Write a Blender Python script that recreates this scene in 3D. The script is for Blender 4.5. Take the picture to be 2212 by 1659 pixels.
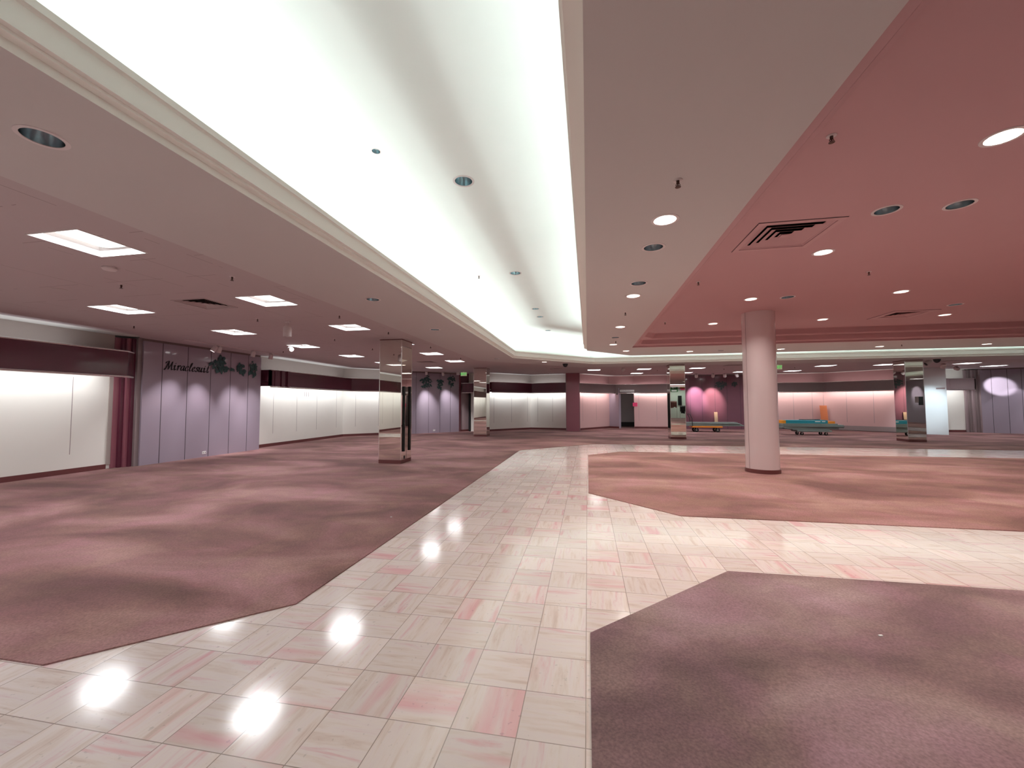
import bpy, bmesh, math, random
from mathutils import Vector, Matrix
random.seed(7)
S = bpy.context.scene
COL = S.collection
PI = math.pi
for o in list(bpy.data.objects):
    bpy.data.objects.remove(o)

# ------------------------------------------------------------------ camera
EYE = 1.485
FPX, PITCH, YAW, ROLL = 876.76, 0.0487056, 0.1836147, -0.0029541
fw = Vector((-math.sin(YAW) * math.cos(PITCH), math.cos(YAW) * math.cos(PITCH), math.sin(PITCH)))
rt0 = Vector((math.cos(YAW), math.sin(YAW), 0)); up0 = rt0.cross(fw)
rt = math.cos(ROLL) * rt0 + math.sin(ROLL) * up0
up = -math.sin(ROLL) * rt0 + math.cos(ROLL) * up0
cd = bpy.data.cameras.new('camera'); cam = bpy.data.objects.new('camera', cd); COL.objects.link(cam)
cd.sensor_width = 36; cd.lens = FPX / 2212 * 36; cd.clip_start = 0.05; cd.clip_end = 200
M4 = Matrix((rt, up, -fw)).transposed().to_4x4(); M4.translation = (0, 0, EYE)
cam.matrix_world = M4
S.camera = cam
# ------------------------------------------------------------------ view, world
S.view_settings.view_transform = 'Standard'; S.view_settings.look = 'None'
S.view_settings.exposure = 0.0; S.view_settings.gamma = 1; S.view_settings.use_curve_mapping = False
w = bpy.data.worlds.new('world'); S.world = w; w.use_nodes = True
w.node_tree.nodes['Background'].inputs[0].default_value = (0.8, 0.75, 0.75, 1)
w.node_tree.nodes['Background'].inputs[1].default_value = 0.02
cy = S.cycles
cy.use_denoising = True; cy.max_bounces = 7; cy.diffuse_bounces = 5; cy.glossy_bounces = 4
cy.transmission_bounces = 2; cy.sample_clamp_indirect = 4; cy.caustics_reflective = False; cy.caustics_refractive = False
# light powers (lamps of the place, added unseen ones included)
P_PANEL, P_DOWN, P_COVE, P_WALL, P_UP, K_SPOT = 27.0, 22.5, 7.0, 7.8, 1.6, 2.6
WHITE = (0.93, 0.97, 1.0); COOL = (0.89, 1.0, 0.965); WARM = (1.0, 0.90, 0.82)

# heights
ZC, ZT, ZP, ZU = 3.10, 3.12, 3.45, 4.05
# plan of the hall
COVE_OUT = [(-2.58, -6.5), (-2.58, 14.03), (0.27, 16.88), (16.6, 16.88), (19.4, 14.1), (19.4, -6.5)]
COVE_IN = [(0.0, -6.5), (0.0, 12.55), (1.45, 14.15), (15.4, 14.15), (16.85, 12.6), (16.85, -6.5)]

# ------------------------------------------------------------------ materials
def nt(name):
    m = bpy.data.materials.new(name); m.use_nodes = True
    return m, m.node_tree, m.node_tree.nodes['Principled BSDF']
def N(t, kind, **kw):
    n = t.nodes.new(kind)
    for k, v in kw.items():
        if k.startswith('i_'): n.inputs[int(k[2:])].default_value = v
        else: setattr(n, k, v)
    return n
def mat(name, col, rough=0.6, metal=0.0, var=0.06, scale=3.0, bump=0.0, bscale=60, sheen=0.0, coat=0.0, spec=0.5, crough=0.08):
    m, t, b = nt(name)
    b.inputs['Roughness'].default_value = rough; b.inputs['Metallic'].default_value = metal
    b.inputs['Specular IOR Level'].default_value = spec
    if sheen: b.inputs['Sheen Weight'].default_value = sheen
    if coat: b.inputs['Coat Weight'].default_value = coat; b.inputs['Coat Roughness'].default_value = crough
    tc = N(t, 'ShaderNodeTexCoord'); no = N(t, 'ShaderNodeTexNoise'); no.inputs['Scale'].default_value = scale
    no.inputs['Detail'].default_value = 4
    t.links.new(tc.outputs['Object'], no.inputs['Vector'])
    mx = N(t, 'ShaderNodeMix', data_type='RGBA')
    mx.inputs[6].default_value = (*[c * (1 - var) for c in col], 1)
    mx.inputs[7].default_value = (*[min(1, c * (1 + var)) for c in col], 1)
    t.links.new(no.outputs['Fac'], mx.inputs[0]); t.links.new(mx.outputs[2], b.inputs['Base Color'])
    if bump:
        nb = N(t, 'ShaderNodeTexNoise'); nb.inputs['Scale'].default_value = bscale
        t.links.new(tc.outputs['Object'], nb.inputs['Vector'])
        bp = N(t, 'ShaderNodeBump'); bp.inputs['Strength'].default_value = bump; bp.inputs['Distance'].default_value = 0.01
        t.links.new(nb.outputs['Fac'], bp.inputs['Height']); t.links.new(bp.outputs['Normal'], b.inputs['Normal'])
    return m
def emit(name, col, s):
    m, t, b = nt(name)
    b.inputs['Base Color'].default_value = (*col, 1); b.inputs['Emission Color'].default_value = (*col, 1)
    b.inputs['Emission Strength'].default_value = s
    return m

def tile_mat():
    m, t, b = nt('marble floor tiles'); L = t.links.new
    tc = N(t, 'ShaderNodeTexCoord'); sp = N(t, 'ShaderNodeSeparateXYZ'); L(tc.outputs['Object'], sp.inputs[0])
    def M(op, a, b_=None, c=None):
        n = N(t, 'ShaderNodeMath', operation=op)
        for i, v in enumerate((a, b_, c)):
            if v is None: continue
            if isinstance(v, (int, float)): n.inputs[i].default_value = v
            else: L(v, n.inputs[i])
        return n.outputs[0]
    T = 0.305
    x = M('DIVIDE', M('ADD', sp.outputs[0], 0.0255 + 100 * T), T); y = M('DIVIDE', M('ADD', sp.outputs[1], -1.85 + 100 * T), T)
    ix, iy = M('FLOOR', x), M('FLOOR', y); fx, fy = M('FRACT', x), M('FRACT', y)
    par = M('MODULO', M('ADD', ix, iy), 2.0)
    cid = N(t, 'ShaderNodeCombineXYZ'); L(ix, cid.inputs[0]); L(iy, cid.inputs[1])
    wn = N(t, 'ShaderNodeTexWhiteNoise', noise_dimensions='3D'); L(cid.outputs[0], wn.inputs['Vector'])
    sc = N(t, 'ShaderNodeSeparateColor'); L(wn.outputs['Color'], sc.inputs[0]); r1, r2, r3 = sc.outputs
    # grain direction alternates from tile to tile
    u = M('ADD', M('MULTIPLY', fx, par), M('MULTIPLY', fy, M('SUBTRACT', 1.0, par)))
    v = M('ADD', M('MULTIPLY', fy, par), M('MULTIPLY', fx, M('SUBTRACT', 1.0, par)))
    g = N(t, 'ShaderNodeCombineXYZ'); L(M('MULTIPLY', u, 0.55), g.inputs[0]); L(M('MULTIPLY', v, 4.6), g.inputs[1]); L(M('MULTIPLY', r1, 87.0), g.inputs[2])
    n1 = N(t, 'ShaderNodeTexNoise'); n1.inputs['Scale'].default_value = 1.0; n1.inputs['Detail'].default_value = 6; n1.inputs['Roughness'].default_value = 0.62
    n1.inputs['Distortion'].default_value = 0.35
    L(g.outputs[0], n1.inputs['Vector'])
    cr = N(t, 'ShaderNodeValToRGB'); L(n1.outputs['Fac'], cr.inputs[0])
    e = cr.color_ramp.elements
    e[0].position = 0.32; e[0].color = (0.56, 0.43, 0.36, 1)
    e[1].position = 0.69; e[1].color = (0.64, 0.40, 0.38, 1)
    for p, c in ((0.43, (0.66, 0.55, 0.475, 1)), (0.50, (0.69, 0.595, 0.53, 1)), (0.57, (0.68, 0.58, 0.53, 1)), (0.62, (0.66, 0.50, 0.47, 1))):
        q = e.new(p); q.color = c
    # some tiles carry a strong rose band
    gb = N(t, 'ShaderNodeCombineXYZ'); L(M('MULTIPLY', u, 0.25), gb.inputs[0]); L(M('MULTIPLY', v, 1.6), gb.inputs[1]); L(M('ADD', M('MULTIPLY', r3, 53.0), 9.0), gb.inputs[2])
    n2 = N(t, 'ShaderNodeTexNoise'); n2.inputs['Scale'].default_value = 1.0; n2.inputs['Detail'].default_value = 5; n2.inputs['Distortion'].default_value = 0.5; L(gb.outputs[0], n2.inputs['Vector'])
    band = N(t, 'ShaderNodeMapRange'); L(n2.outputs['Fac'], band.inputs[0]); band.inputs[1].default_value = 0.52; band.inputs[2].default_value = 0.68
    gate = M('GREATER_THAN', r2, 0.50)
    mx = N(t, 'ShaderNodeMix', data_type='RGBA'); L(M('MULTIPLY', M('MULTIPLY', band.outputs[0], gate), 0.68), mx.inputs[0])
    L(cr.outputs[0], mx.inputs[6]); mx.inputs[7].default_value = (0.66, 0.32, 0.33, 1)
    # tile to tile tone and small pits
    tone = M('ADD', M('MULTIPLY', r3, 0.16), 0.92)
    n3 = N(t, 'ShaderNodeTexNoise'); n3.inputs['Scale'].default_value = 34; n3.inputs['Detail'].default_value = 2; L(tc.outputs['Object'], n3.inputs['Vector'])
    n4 = N(t, 'ShaderNodeTexNoise'); n4.inputs['Scale'].default_value = 3.0; L(tc.outputs['Object'], n4.inputs['Vector'])
    pit = N(t, 'ShaderNodeMapRange'); L(M('ADD', n3.outputs['Fac'], M('MULTIPLY', n4.outputs['Fac'], 0.25)), pit.inputs[0]); pit.inputs[1].default_value = 0.80; pit.inputs[2].default_value = 0.86
    pit.inputs[3].default_value = 1.0; pit.inputs[4].default_value = 0.80
    tn = N(t, 'ShaderNodeVectorMath', operation='MULTIPLY'); L(mx.outputs[2], tn.inputs[0]); tn.inputs[1].default_value = (1.09, 1.11, 1.17)
    vm = N(t, 'ShaderNodeVectorMath', operation='SCALE'); L(tn.outputs[0], vm.inputs[0]); L(M('MULTIPLY', tone, pit.outputs[0]), vm.inputs[3])
    # grout
    ex = M('MINIMUM', fx, M('SUBTRACT', 1.0, fx)); ey = M('MINIMUM', fy, M('SUBTRACT', 1.0, fy))
    gr = M('LESS_THAN', M('MINIMUM', ex, ey), 0.0075)
    m2 = N(t, 'ShaderNodeMix', data_type='RGBA'); L(M('MULTIPLY', gr, 0.75), m2.inputs[0]); L(vm.outputs[0], m2.inputs[6]); m2.inputs[7].default_value = (0.22, 0.16, 0.13, 1)
    L(m2.outputs[2], b.inputs['Base Color'])
    rg = N(t, 'ShaderNodeMapRange'); L(n1.outputs['Fac'], rg.inputs[0]); rg.inputs[3].default_value = 0.10; rg.inputs[4].default_value = 0.145; b.inputs['Specular IOR Level'].default_value = 0.75
    L(rg.outputs[0], b.inputs['Roughness'])
    bp = N(t, 'ShaderNodeBump'); bp.inputs['Strength'].default_value = 0.25; bp.inputs['Distance'].default_value = 0.002
    L(M('SUBTRACT', 1.0, gr), bp.inputs['Height']); L(bp.outputs['Normal'], b.inputs['Normal'])
    return m

def carpet_mat(name, c0, c1, c2):
    m, t, b = nt(name); L = t.links.new
    tc = N(t, 'ShaderNodeTexCoord')
    mp = N(t, 'ShaderNodeMapping'); mp.inputs['Rotation'].default_value = (0, 0, 0.5); mp.inputs['Scale'].default_value = (0.55, 1.0, 1); L(tc.outputs['Object'], mp.inputs[0])
    n1 = N(t, 'ShaderNodeTexNoise'); n1.inputs['Scale'].default_value = 0.85; n1.inputs['Detail'].default_value = 5; n1.inputs['Distortion'].default_value = 0.6
    L(mp.outputs[0], n1.inputs['Vector'])
    cr = N(t, 'ShaderNodeValToRGB'); L(n1.outputs['Fac'], cr.inputs[0]); e = cr.color_ramp.elements
    e[0].position = 0.36; e[0].color = (*[c * 0.84 for c in c0], 1); e[1].position = 0.65; e[1].color = (*[c * 1.10 for c in c2], 1); q = e.new(0.5); q.color = (*c1, 1)
    n2 = N(t, 'ShaderNodeTexNoise'); n2.inputs['Scale'].default_value = 75; n2.inputs['Detail'].default_value = 3; L(tc.outputs['Object'], n2.inputs['Vector'])
    mr = N(t, 'ShaderNodeMapRange'); L(n2.outputs['Fac'], mr.inputs[0]); mr.inputs[1].default_value = 0.3; mr.inputs[2].default_value = 0.7; mr.inputs[3].default_value = 0.78; mr.inputs[4].default_value = 1.2
    n5 = N(t, 'ShaderNodeTexNoise'); n5.inputs['Scale'].default_value = 1.9; n5.inputs['Detail'].default_value = 6; n5.inputs['Distortion'].default_value = 0.8; L(tc.outputs['Object'], n5.inputs['Vector'])
    hr = N(t, 'ShaderNodeValToRGB'); L(n5.outputs['Fac'], hr.inputs[0]); h = hr.color_ramp.elements
    h[0].position = 0.36; h[0].color = (1.0, 0.90, 0.98, 1); h[1].position = 0.64; h[1].color = (0.98, 1.0, 0.92, 1); hq = h.new(0.5); hq.color = (0.90, 0.86, 0.86, 1)
    hm = N(t, 'ShaderNodeVectorMath', operation='MULTIPLY'); L(cr.outputs[0], hm.inputs[0]); L(hr.outputs[0], hm.inputs[1])
    h2 = N(t, 'ShaderNodeVectorMath', operation='SCALE'); L(hm.outputs[0], h2.inputs[0]); h2.inputs[3].default_value = 1.12
    vm = N(t, 'ShaderNodeVectorMath', operation='SCALE'); L(h2.outputs[0], vm.inputs[0]); L(mr.outputs[0], vm.inputs[3])
    L(vm.outputs[0], b.inputs['Base Color'])
    b.inputs['Roughness'].default_value = 0.95; b.inputs['Sheen Weight'].default_value = 0.12; b.inputs['Sheen Tint'].default_value = (1, 0.75, 0.72, 1)
    b.inputs['Specular IOR Level'].default_value = 0.15
    bp = N(t, 'ShaderNodeBump'); bp.inputs['Strength'].default_value = 0.5; bp.inputs['Distance'].default_value = 0.006
    L(n2.outputs['Fac'], bp.inputs['Height']); L(bp.outputs['Normal'], b.inputs['Normal'])
    return m

def ceiling_tile_mat():
    # 12 inch concealed-joint tiles, joints showing only here and there
    m, t, b = nt('ceiling tiles'); L = t.links.new
    tc = N(t, 'ShaderNodeTexCoord'); sp = N(t, 'ShaderNodeSeparateXYZ'); L(tc.outputs['Object'], sp.inputs[0])
    def M(op, a, b_=None):
        n = N(t, 'ShaderNodeMath', operation=op)
        for i, v in enumerate((a, b_)):
            if v is None: continue
            if isinstance(v, (int, float)): n.inputs[i].default_value = v
            else: L(v, n.inputs[i])
        return n.outputs[0]
    lines = []
    for k in (0, 1):
        f = M('FRACT', M('DIVIDE', M('ADD', sp.outputs[k], 61.0), 0.61))
        ln = M('LESS_THAN', f, 0.014)
        n = N(t, 'ShaderNodeTexNoise'); n.inputs['Scale'].default_value = 1.3 + 0.4 * k; L(tc.outputs['Object'], n.inputs['Vector'])
        lines.append(M('MULTIPLY', ln, M('GREATER_THAN', n.outputs['Fac'], 0.54)))
    ln = M('MAXIMUM', lines[0], lines[1])
    mx = N(t, 'ShaderNodeMix', data_type='RGBA'); L(M('MULTIPLY', ln, 0.55), mx.inputs[0])
    mx.inputs[6].default_value = (0.545, 0.475, 0.48, 1); mx.inputs[7].default_value = (0.16, 0.11, 0.10, 1)
    L(mx.outputs[2], b.inputs['Base Color']); b.inputs['Roughness'].default_value = 0.9
    return m

def boards_mat(name, a, c):
    m, t, b = nt(name); L = t.links.new
    tc = N(t, 'ShaderNodeTexCoord'); mp = N(t, 'ShaderNodeMapping'); mp.inputs['Scale'].default_value = (1, 12, 12); L(tc.outputs['Object'], mp.inputs[0])
    n = N(t, 'ShaderNodeTexNoise'); n.inputs['Scale'].default_value = 3; n.inputs['Detail'].default_value = 5; L(mp.outputs[0], n.inputs['Vector'])
    mx = N(t, 'ShaderNodeMix', data_type='RGBA'); L(n.outputs['Fac'], mx.inputs[0]); mx.inputs[6].default_value = (*a, 1); mx.inputs[7].default_value = (*c, 1)
    L(mx.outputs[2], b.inputs['Base Color']); b.inputs['Roughness'].default_value = 0.6
    return m

Mt = dict(
    tile=tile_mat(),
    carpet_l=carpet_mat('dusty rose carpet', (0.150, 0.076, 0.071), (0.205, 0.105, 0.098), (0.29, 0.162, 0.155)),
    carpet_i=carpet_mat('salmon rose carpet', (0.195, 0.100, 0.088), (0.26, 0.137, 0.120), (0.33, 0.195, 0.178)),
    carpet_n=carpet_mat('mauve rose carpet', (0.145, 0.092, 0.095), (0.205, 0.130, 0.132), (0.285, 0.200, 0.206)),
    ceil_tile=ceiling_tile_mat(),
    soffit=mat('soffit paint', (0.60, 0.57, 0.56), 0.85, var=0.02, scale=0.8),
    strip=mat('white ceiling paint', (0.80, 0.79, 0.76), 0.8, var=0.02),
    cove=mat('cove white paint', (0.86, 0.91, 0.89), 0.8, var=0.015),
    mould=mat('moulding paint', (0.93, 0.92, 0.87), 0.6, var=0.0),
    pinkceil=mat('pink ceiling paint', (0.545, 0.335, 0.35), 0.8, var=0.03, scale=0.7),
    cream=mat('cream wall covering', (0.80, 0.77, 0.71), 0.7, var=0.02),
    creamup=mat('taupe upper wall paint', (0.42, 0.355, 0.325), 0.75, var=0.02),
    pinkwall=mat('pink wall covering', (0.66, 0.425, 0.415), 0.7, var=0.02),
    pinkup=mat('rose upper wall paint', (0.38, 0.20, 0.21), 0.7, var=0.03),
    lilac=mat('lilac laminate', (0.345, 0.285, 0.345), 0.3, var=0.02, coat=0.8),
    plum=mat('plum laminate', (0.19, 0.075, 0.105), 0.3, var=0.05, coat=0.6),
    white_bluelit=mat('bluish lit white panel', (0.80, 0.86, 0.88), 0.35, var=0.01),  # panel is white; the spotlight's bluish cast is put into its colour
    burg=mat('burgundy laminate', (0.11, 0.022, 0.042), 0.25, var=0.06, coat=0.4),
    burg2=mat('burgundy paint', (0.29, 0.095, 0.125), 0.35, var=0.06, coat=0.3),
    taupe=mat('taupe laminate', (0.24, 0.185, 0.185), 0.25, var=0.04, coat=0.3),
    mauve=mat('mauve laminate', (0.36, 0.27, 0.28), 0.28, var=0.04, coat=0.3),
    base=mat('maroon baseboard', (0.13, 0.035, 0.035), 0.45, var=0.08),
    silver=mat('brushed silver plinth', (0.42, 0.36, 0.36), 0.35, metal=0.6),
    chrome=mat('chrome trim', (0.92, 0.92, 0.90), 0.22, metal=1.0, var=0.0),
    mirror=mat('mirror', (0.80, 0.79, 0.73), 0.012, metal=1.0, var=0.0),
    column=mat('rose lacquer column', (0.70, 0.585, 0.595), 0.30, var=0.02, coat=1.0, crough=0.02),
    seam=mat('dark joint', (0.05, 0.035, 0.045), 0.7),
    slot=mat('standard slot', (0.33, 0.27, 0.26), 0.6),
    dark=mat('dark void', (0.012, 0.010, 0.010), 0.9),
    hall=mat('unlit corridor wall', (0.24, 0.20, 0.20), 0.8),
    white=mat('white enamel', (0.80, 0.79, 0.78), 0.4, var=0.0),
    fitting=mat('fixture white', (0.72, 0.66, 0.66), 0.45, var=0.0),
    pinkplate=mat('pink painted metal', (0.545, 0.335, 0.35), 0.55, var=0.02),
    tileplate=mat('mauve painted metal', (0.50, 0.43, 0.43), 0.55, var=0.02),
    reflector=mat('anodised reflector', (0.55, 0.66, 0.70), 0.2, metal=1.0, var=0.0),
    black=mat('black plastic', (0.012, 0.012, 0.014), 0.35, var=0.0),
    blackm=mat('matt black strip', (0.012, 0.016, 0.016), 0.7),
    rubber=mat('black rubber', (0.012, 0.012, 0.012), 0.8),
    steel=mat('caster steel', (0.5, 0.5, 0.5), 0.3, metal=1.0),
    sprink=mat('sprinkler metal', (0.10, 0.06, 0.05), 0.35, metal=0.7),
    leaf=mat('teal green leaf', (0.035, 0.095, 0.095), 0.6, var=0.4, scale=14),
    leafd=mat('dim green leaf', (0.035, 0.06, 0.06), 0.6, var=0.3, scale=14),
    orange=mat('orange deck paint', (0.85, 0.28, 0.03), 0.5, var=0.08),
    orangeb=boards_mat('orange board', (0.62, 0.17, 0.06), (0.78, 0.27, 0.11)),
    pine=boards_mat('pale pine', (0.50, 0.33, 0.20), (0.66, 0.48, 0.32)),
    plank=boards_mat('grey green plank', (0.16, 0.20, 0.19), (0.27, 0.31, 0.29)),
    plankr=boards_mat('plank end', (0.20, 0.06, 0.06), (0.28, 0.10, 0.10)),
    teal=mat('teal carton', (0.02, 0.26, 0.33), 0.5, var=0.08),
    hotpink=mat('hot pink paper', (0.86, 0.06, 0.20), 0.6, var=0.02),
    paper=mat('white paper', (0.8, 0.82, 0.8), 0.6, var=0.02),
    greensign=mat('green card', (0.05, 0.22, 0.08), 0.6),
    orangesign=mat('orange card', (0.8, 0.3, 0.02), 0.6),
    cloth_d=mat('dark cloth', (0.02, 0.02, 0.022), 0.9, var=0.3),
    cloth_r=mat('brown red cloth', (0.22, 0.09, 0.08), 0.9, var=0.5, scale=9),
    wallstore=mat('green lit white wall', (0.66, 0.74, 0.66), 0.8),  # white wall, the greenish shop light mixed into its base colour
    e_panel=emit('lit lens', (1.0, 0.99, 0.96), 3.0),
    e_down=emit('lit lamp', (1.0, 0.93, 0.83), 6.0),
    e_dim=emit('weak lamp and glint', (1.0, 0.95, 0.72), 1.0),
    e_spot=emit('lit spot lens', (1.0, 0.98, 0.96), 5.0),
    e_exit=emit('lit green letters', (0.10, 0.75, 0.14), 0.55),
    exitbg=emit('exit sign face', (0.62, 0.66, 0.42), 0.25),
)

# ------------------------------------------------------------------ mesh helpers
class MB:
    def __init__(s): s.v = []; s.f = []; s.m = []; s.mats = []
    def mi(s, m):
        m = Mt[m] if isinstance(m, str) else m
        if m not in s.mats: s.mats.append(m)
        return s.mats.index(m)
    def add(s, vs, fs, m):
        k = len(s.v); s.v += [tuple(p) for p in vs]; i = s.mi(m)
        for f in fs: s.f.append([k + a for a in f]); s.m.append(i)
        return s
    def box(s, x0, x1, y0, y1, z0, z1, m):
        vs = [(x, y, z) for z in (z0, z1) for y in (y0, y1) for x in (x0, x1)]
        return s.add(vs, [(0, 2, 3, 1), (4, 5, 7, 6), (0, 1, 5, 4), (2, 6, 7, 3), (0, 4, 6, 2), (1, 3, 7, 5)], m)
    def prism(s, poly, z0, z1, m):
        n = len(poly); vs = [(x, y, z0) for x, y in poly] + [(x, y, z1) for x, y in poly]
        return s.add(vs, [tuple(range(n))[::-1], tuple(range(n, 2 * n))] + [(i, (i + 1) % n, n + (i + 1) % n, n + i) for i in range(n)], m)
    def obox(s, p0, p1, d0, d1, z0, z1, m):
        """box along the plan segment p0-p1, from d0 to d1 to its right"""
        a, b = Vector(p0), Vector(p1); t = (b - a).normalized(); r = Vector((t.y, -t.x))
        return s.prism([a + r * d0, b + r * d0, b + r * d1, a + r * d1], z0, z1, m)
    def lathe(s, prof, m, n=24, c=(0, 0, 0), mtx=None, cap0=False, cap1=False):
        vs = []
        for r, z in prof:
            for k in range(n):
                a = 2 * PI * k / n; p = Vector((r * math.cos(a), r * math.sin(a), z))
                if mtx is not None: p = mtx @ p
                vs.append((p.x + c[0], p.y + c[1], p.z + c[2]))
        fs = [(j * n + k, j * n + (k + 1) % n, (j + 1) * n + (k + 1) % n, (j + 1) * n + k) for j in range(len(prof) - 1) for k in range(n)]
        if cap0: fs.append(tuple(range(n))[::-1])
        if cap1: fs.append(tuple(range((len(prof) - 1) * n, len(prof) * n)))
        return s.add(vs, fs, m)
    def tube(s, pts, r, m, n=10):
        pts = [Vector(p) for p in pts]; vs = []
        for i, p in enumerate(pts):
            t = (pts[min(i + 1, len(pts) - 1)] - pts[max(i - 1, 0)]).normalized()
            a = t.orthogonal().normalized() if i == 0 else (a - t * a.dot(t)).normalized()
            b = t.cross(a)
            for k in range(n):
                q = p + a * r * math.cos(2 * PI * k / n) + b * r * math.sin(2 * PI * k / n); vs.append(tuple(q))
        fs = [(j * n + k, j * n + (k + 1) % n, (j + 1) * n + (k + 1) % n, (j + 1) * n + k) for j in range(len(pts) - 1) for k in range(n)]
        fs += [tuple(range(n))[::-1], tuple(range((len(pts) - 1) * n, len(pts) * n))]
        return s.add(vs, fs, m)
    def build(s, name, parent=None, smooth=False, bevel=0, local=False):
        me = bpy.data.meshes.new(name)
        off = Vector((0, 0, 0)) if (parent is None or local) else wl(parent)
        me.from_pydata([tuple(Vector(v) - off) for v in s.v], [], s.f)
        for m in s.mats: me.materials.append(m)
        for p, i in zip(me.polygons, s.m): p.material_index = i
        bm = bmesh.new(); bm.from_mesh(me); bmesh.ops.recalc_face_normals(bm, faces=bm.faces); bm.to_mesh(me); bm.free()
        if smooth:
            for p in me.polygons: p.use_smooth = len(p.vertices) <= 4
            me.set_sharp_from_angle(angle=0.7)
        o = bpy.data.objects.new(name, me); COL.objects.link(o)
        if parent: o.parent = parent
        if bevel:
            b = o.modifiers.new('bevel', 'BEVEL'); b.width = bevel; b.segments = 2; b.limit_method = 'ANGLE'
        return o
def wl(o):
    p = Vector(o.location)
    while o.parent: o = o.parent; p += Vector(o.location)
    return p
def tag(o, label, cat, group=None, kind=None):
    if label: o['label'] = label
    if cat: o['category'] = cat
    if group: o['group'] = group
    if kind: o['kind'] = kind
    return o
def thing(name, label, cat, loc=(0, 0, 0), group=None, rz=0):
    o = bpy.data.objects.new(name, None); COL.objects.link(o); o.location = loc; o.rotation_euler.z = rz
    o.empty_display_size = 0.1
    return tag(o, label, cat, group)
def struct(o, label=None):
    o['kind'] = 'structure'
    if label: o['label'] = label; o['category'] = 'room'
    return o
def copy_tree(o, loc=None, parent=None, label=None, rz=None):
    c = o.copy(); COL.objects.link(c)
    if parent: c.parent = parent
    if loc is not None: c.location = loc
    if rz is not None: c.rotation_euler.z = rz
    if label: c['label'] = label
    for ch in [x for x in bpy.data.objects if x.parent == o]:
        copy_tree(ch, None, c)
    return c
def offset(path, d):
    """offset an open plan path d to its right, mitred"""
    P = [Vector(p) for p in path]; out = []
    for i, p in enumerate(P):
        ns = []
        if i > 0: t = (p - P[i - 1]).normalized(); ns.append(Vector((t.y, -t.x)))
        if i < len(P) - 1: t = (P[i + 1] - p).normalized(); ns.append(Vector((t.y, -t.x)))
        if len(ns) == 1: out.append(p + ns[0] * d)
        else:
            n = (ns[0] + ns[1]).normalized(); out.append(p + n * (d / max(0.3, n.dot(ns[0]))))
    return [tuple(p) for p in out]
def ribbon(mb, path, d0, d1, z0, z1, m):
    """solid wall-like band following a path between offsets d0 and d1"""
    a, b = offset(path, d0), offset(path, d1); n = len(path); vs = []
    for z in (z0, z1):
        vs += [(*p, z) for p in a] + [(*p, z) for p in b]
    fs = []
    for i in range(n - 1):
        fs += [(i, i + 1, n + i + 1, n + i), (2 * n + i, 3 * n + i, 3 * n + i + 1, 2 * n + i + 1),
               (i, 2 * n + i, 2 * n + i + 1, i + 1), (n + i, n + i + 1, 3 * n + i + 1, 3 * n + i)]
    fs += [(0, n, 3 * n, 2 * n), (n - 1, 3 * n - 1, 4 * n - 1, 2 * n - 1)]
    mb.add(vs, fs, m)
def sweep(mb, path, prof, m):
    """sweep profile points (offset to the right, z) along a path"""
    rows = [[(*p, z) for p in offset(path, d)] for d, z in prof]
    vs = [p for r in rows for p in r]; n = len(path)
    mb.add(vs, [(j * n + i, j * n + i + 1, (j + 1) * n + i + 1, (j + 1) * n + i) for j in range(len(prof) - 1) for i in range(n - 1)], m)
def plane_with_holes(name, outer, holes, z, m):
    bm = bmesh.new(); edges = []
    for lp in [outer] + holes:
        vs = [bm.verts.new((x, y, z)) for x, y in lp]
        for i in range(len(vs)): edges.append(bm.edges.new((vs[i], vs[(i + 1) % len(vs)])))
    bmesh.ops.triangle_fill(bm, use_beauty=True, use_dissolve=False, edges=edges)
    for f in bm.faces:
        if f.normal.z > 0: f.normal_flip()
    me = bpy.data.meshes.new(name); bm.to_mesh(me); bm.free(); me.materials.append(Mt[m])
    o = bpy.data.objects.new(name, me); COL.objects.link(o); return struct(o)
def circ(x, y, r, n=24): return [(x + r * math.cos(2 * PI * k / n), y + r * math.sin(2 * PI * k / n)) for k in range(n)]
def sq(x, y, h): return [(x - h, y - h), (x + h, y - h), (x + h, y + h), (x - h, y + h)]
def area(name, parent, loc, sx, sy, power, col, rot=(0, 0, 0), shape='RECTANGLE', spread=PI):
    l = bpy.data.lights.new(name, 'AREA'); l.shape = shape; l.size = sx
    if shape == 'RECTANGLE': l.size_y = sy
    l.energy = power; l.color = col; l.spread = spread
    o = bpy.data.objects.new(name, l); COL.objects.link(o); o.location = loc; o.rotation_euler = rot
    if parent: o.parent = parent
    return o
def text_obj(txt, size, m, name, parent, loc, rot, extrude=0.004, shear=0.0, align='CENTER', bold=0.0):
    cu = bpy.data.curves.new(name, 'FONT'); cu.body = txt; cu.size = size; cu.extrude = extrude; cu.align_x = align; cu.align_y = 'CENTER'; cu.shear = shear
    cu.offset = bold
    to = bpy.data.objects.new(name + '_tmp', cu); COL.objects.link(to)
    dg = bpy.context.evaluated_depsgraph_get(); me = bpy.data.meshes.new_from_object(to.evaluated_get(dg)); bpy.data.objects.remove(to)
    me.materials.clear(); me.materials.append(Mt[m])
    o = bpy.data.objects.new(name, me); COL.objects.link(o); o.location = loc; o.rotation_euler = rot
    if parent: o.parent = parent
    return o
ORD = ['nearest', 'second', 'third', 'fourth', 'fifth', 'sixth', 'seventh', 'eighth']

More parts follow.
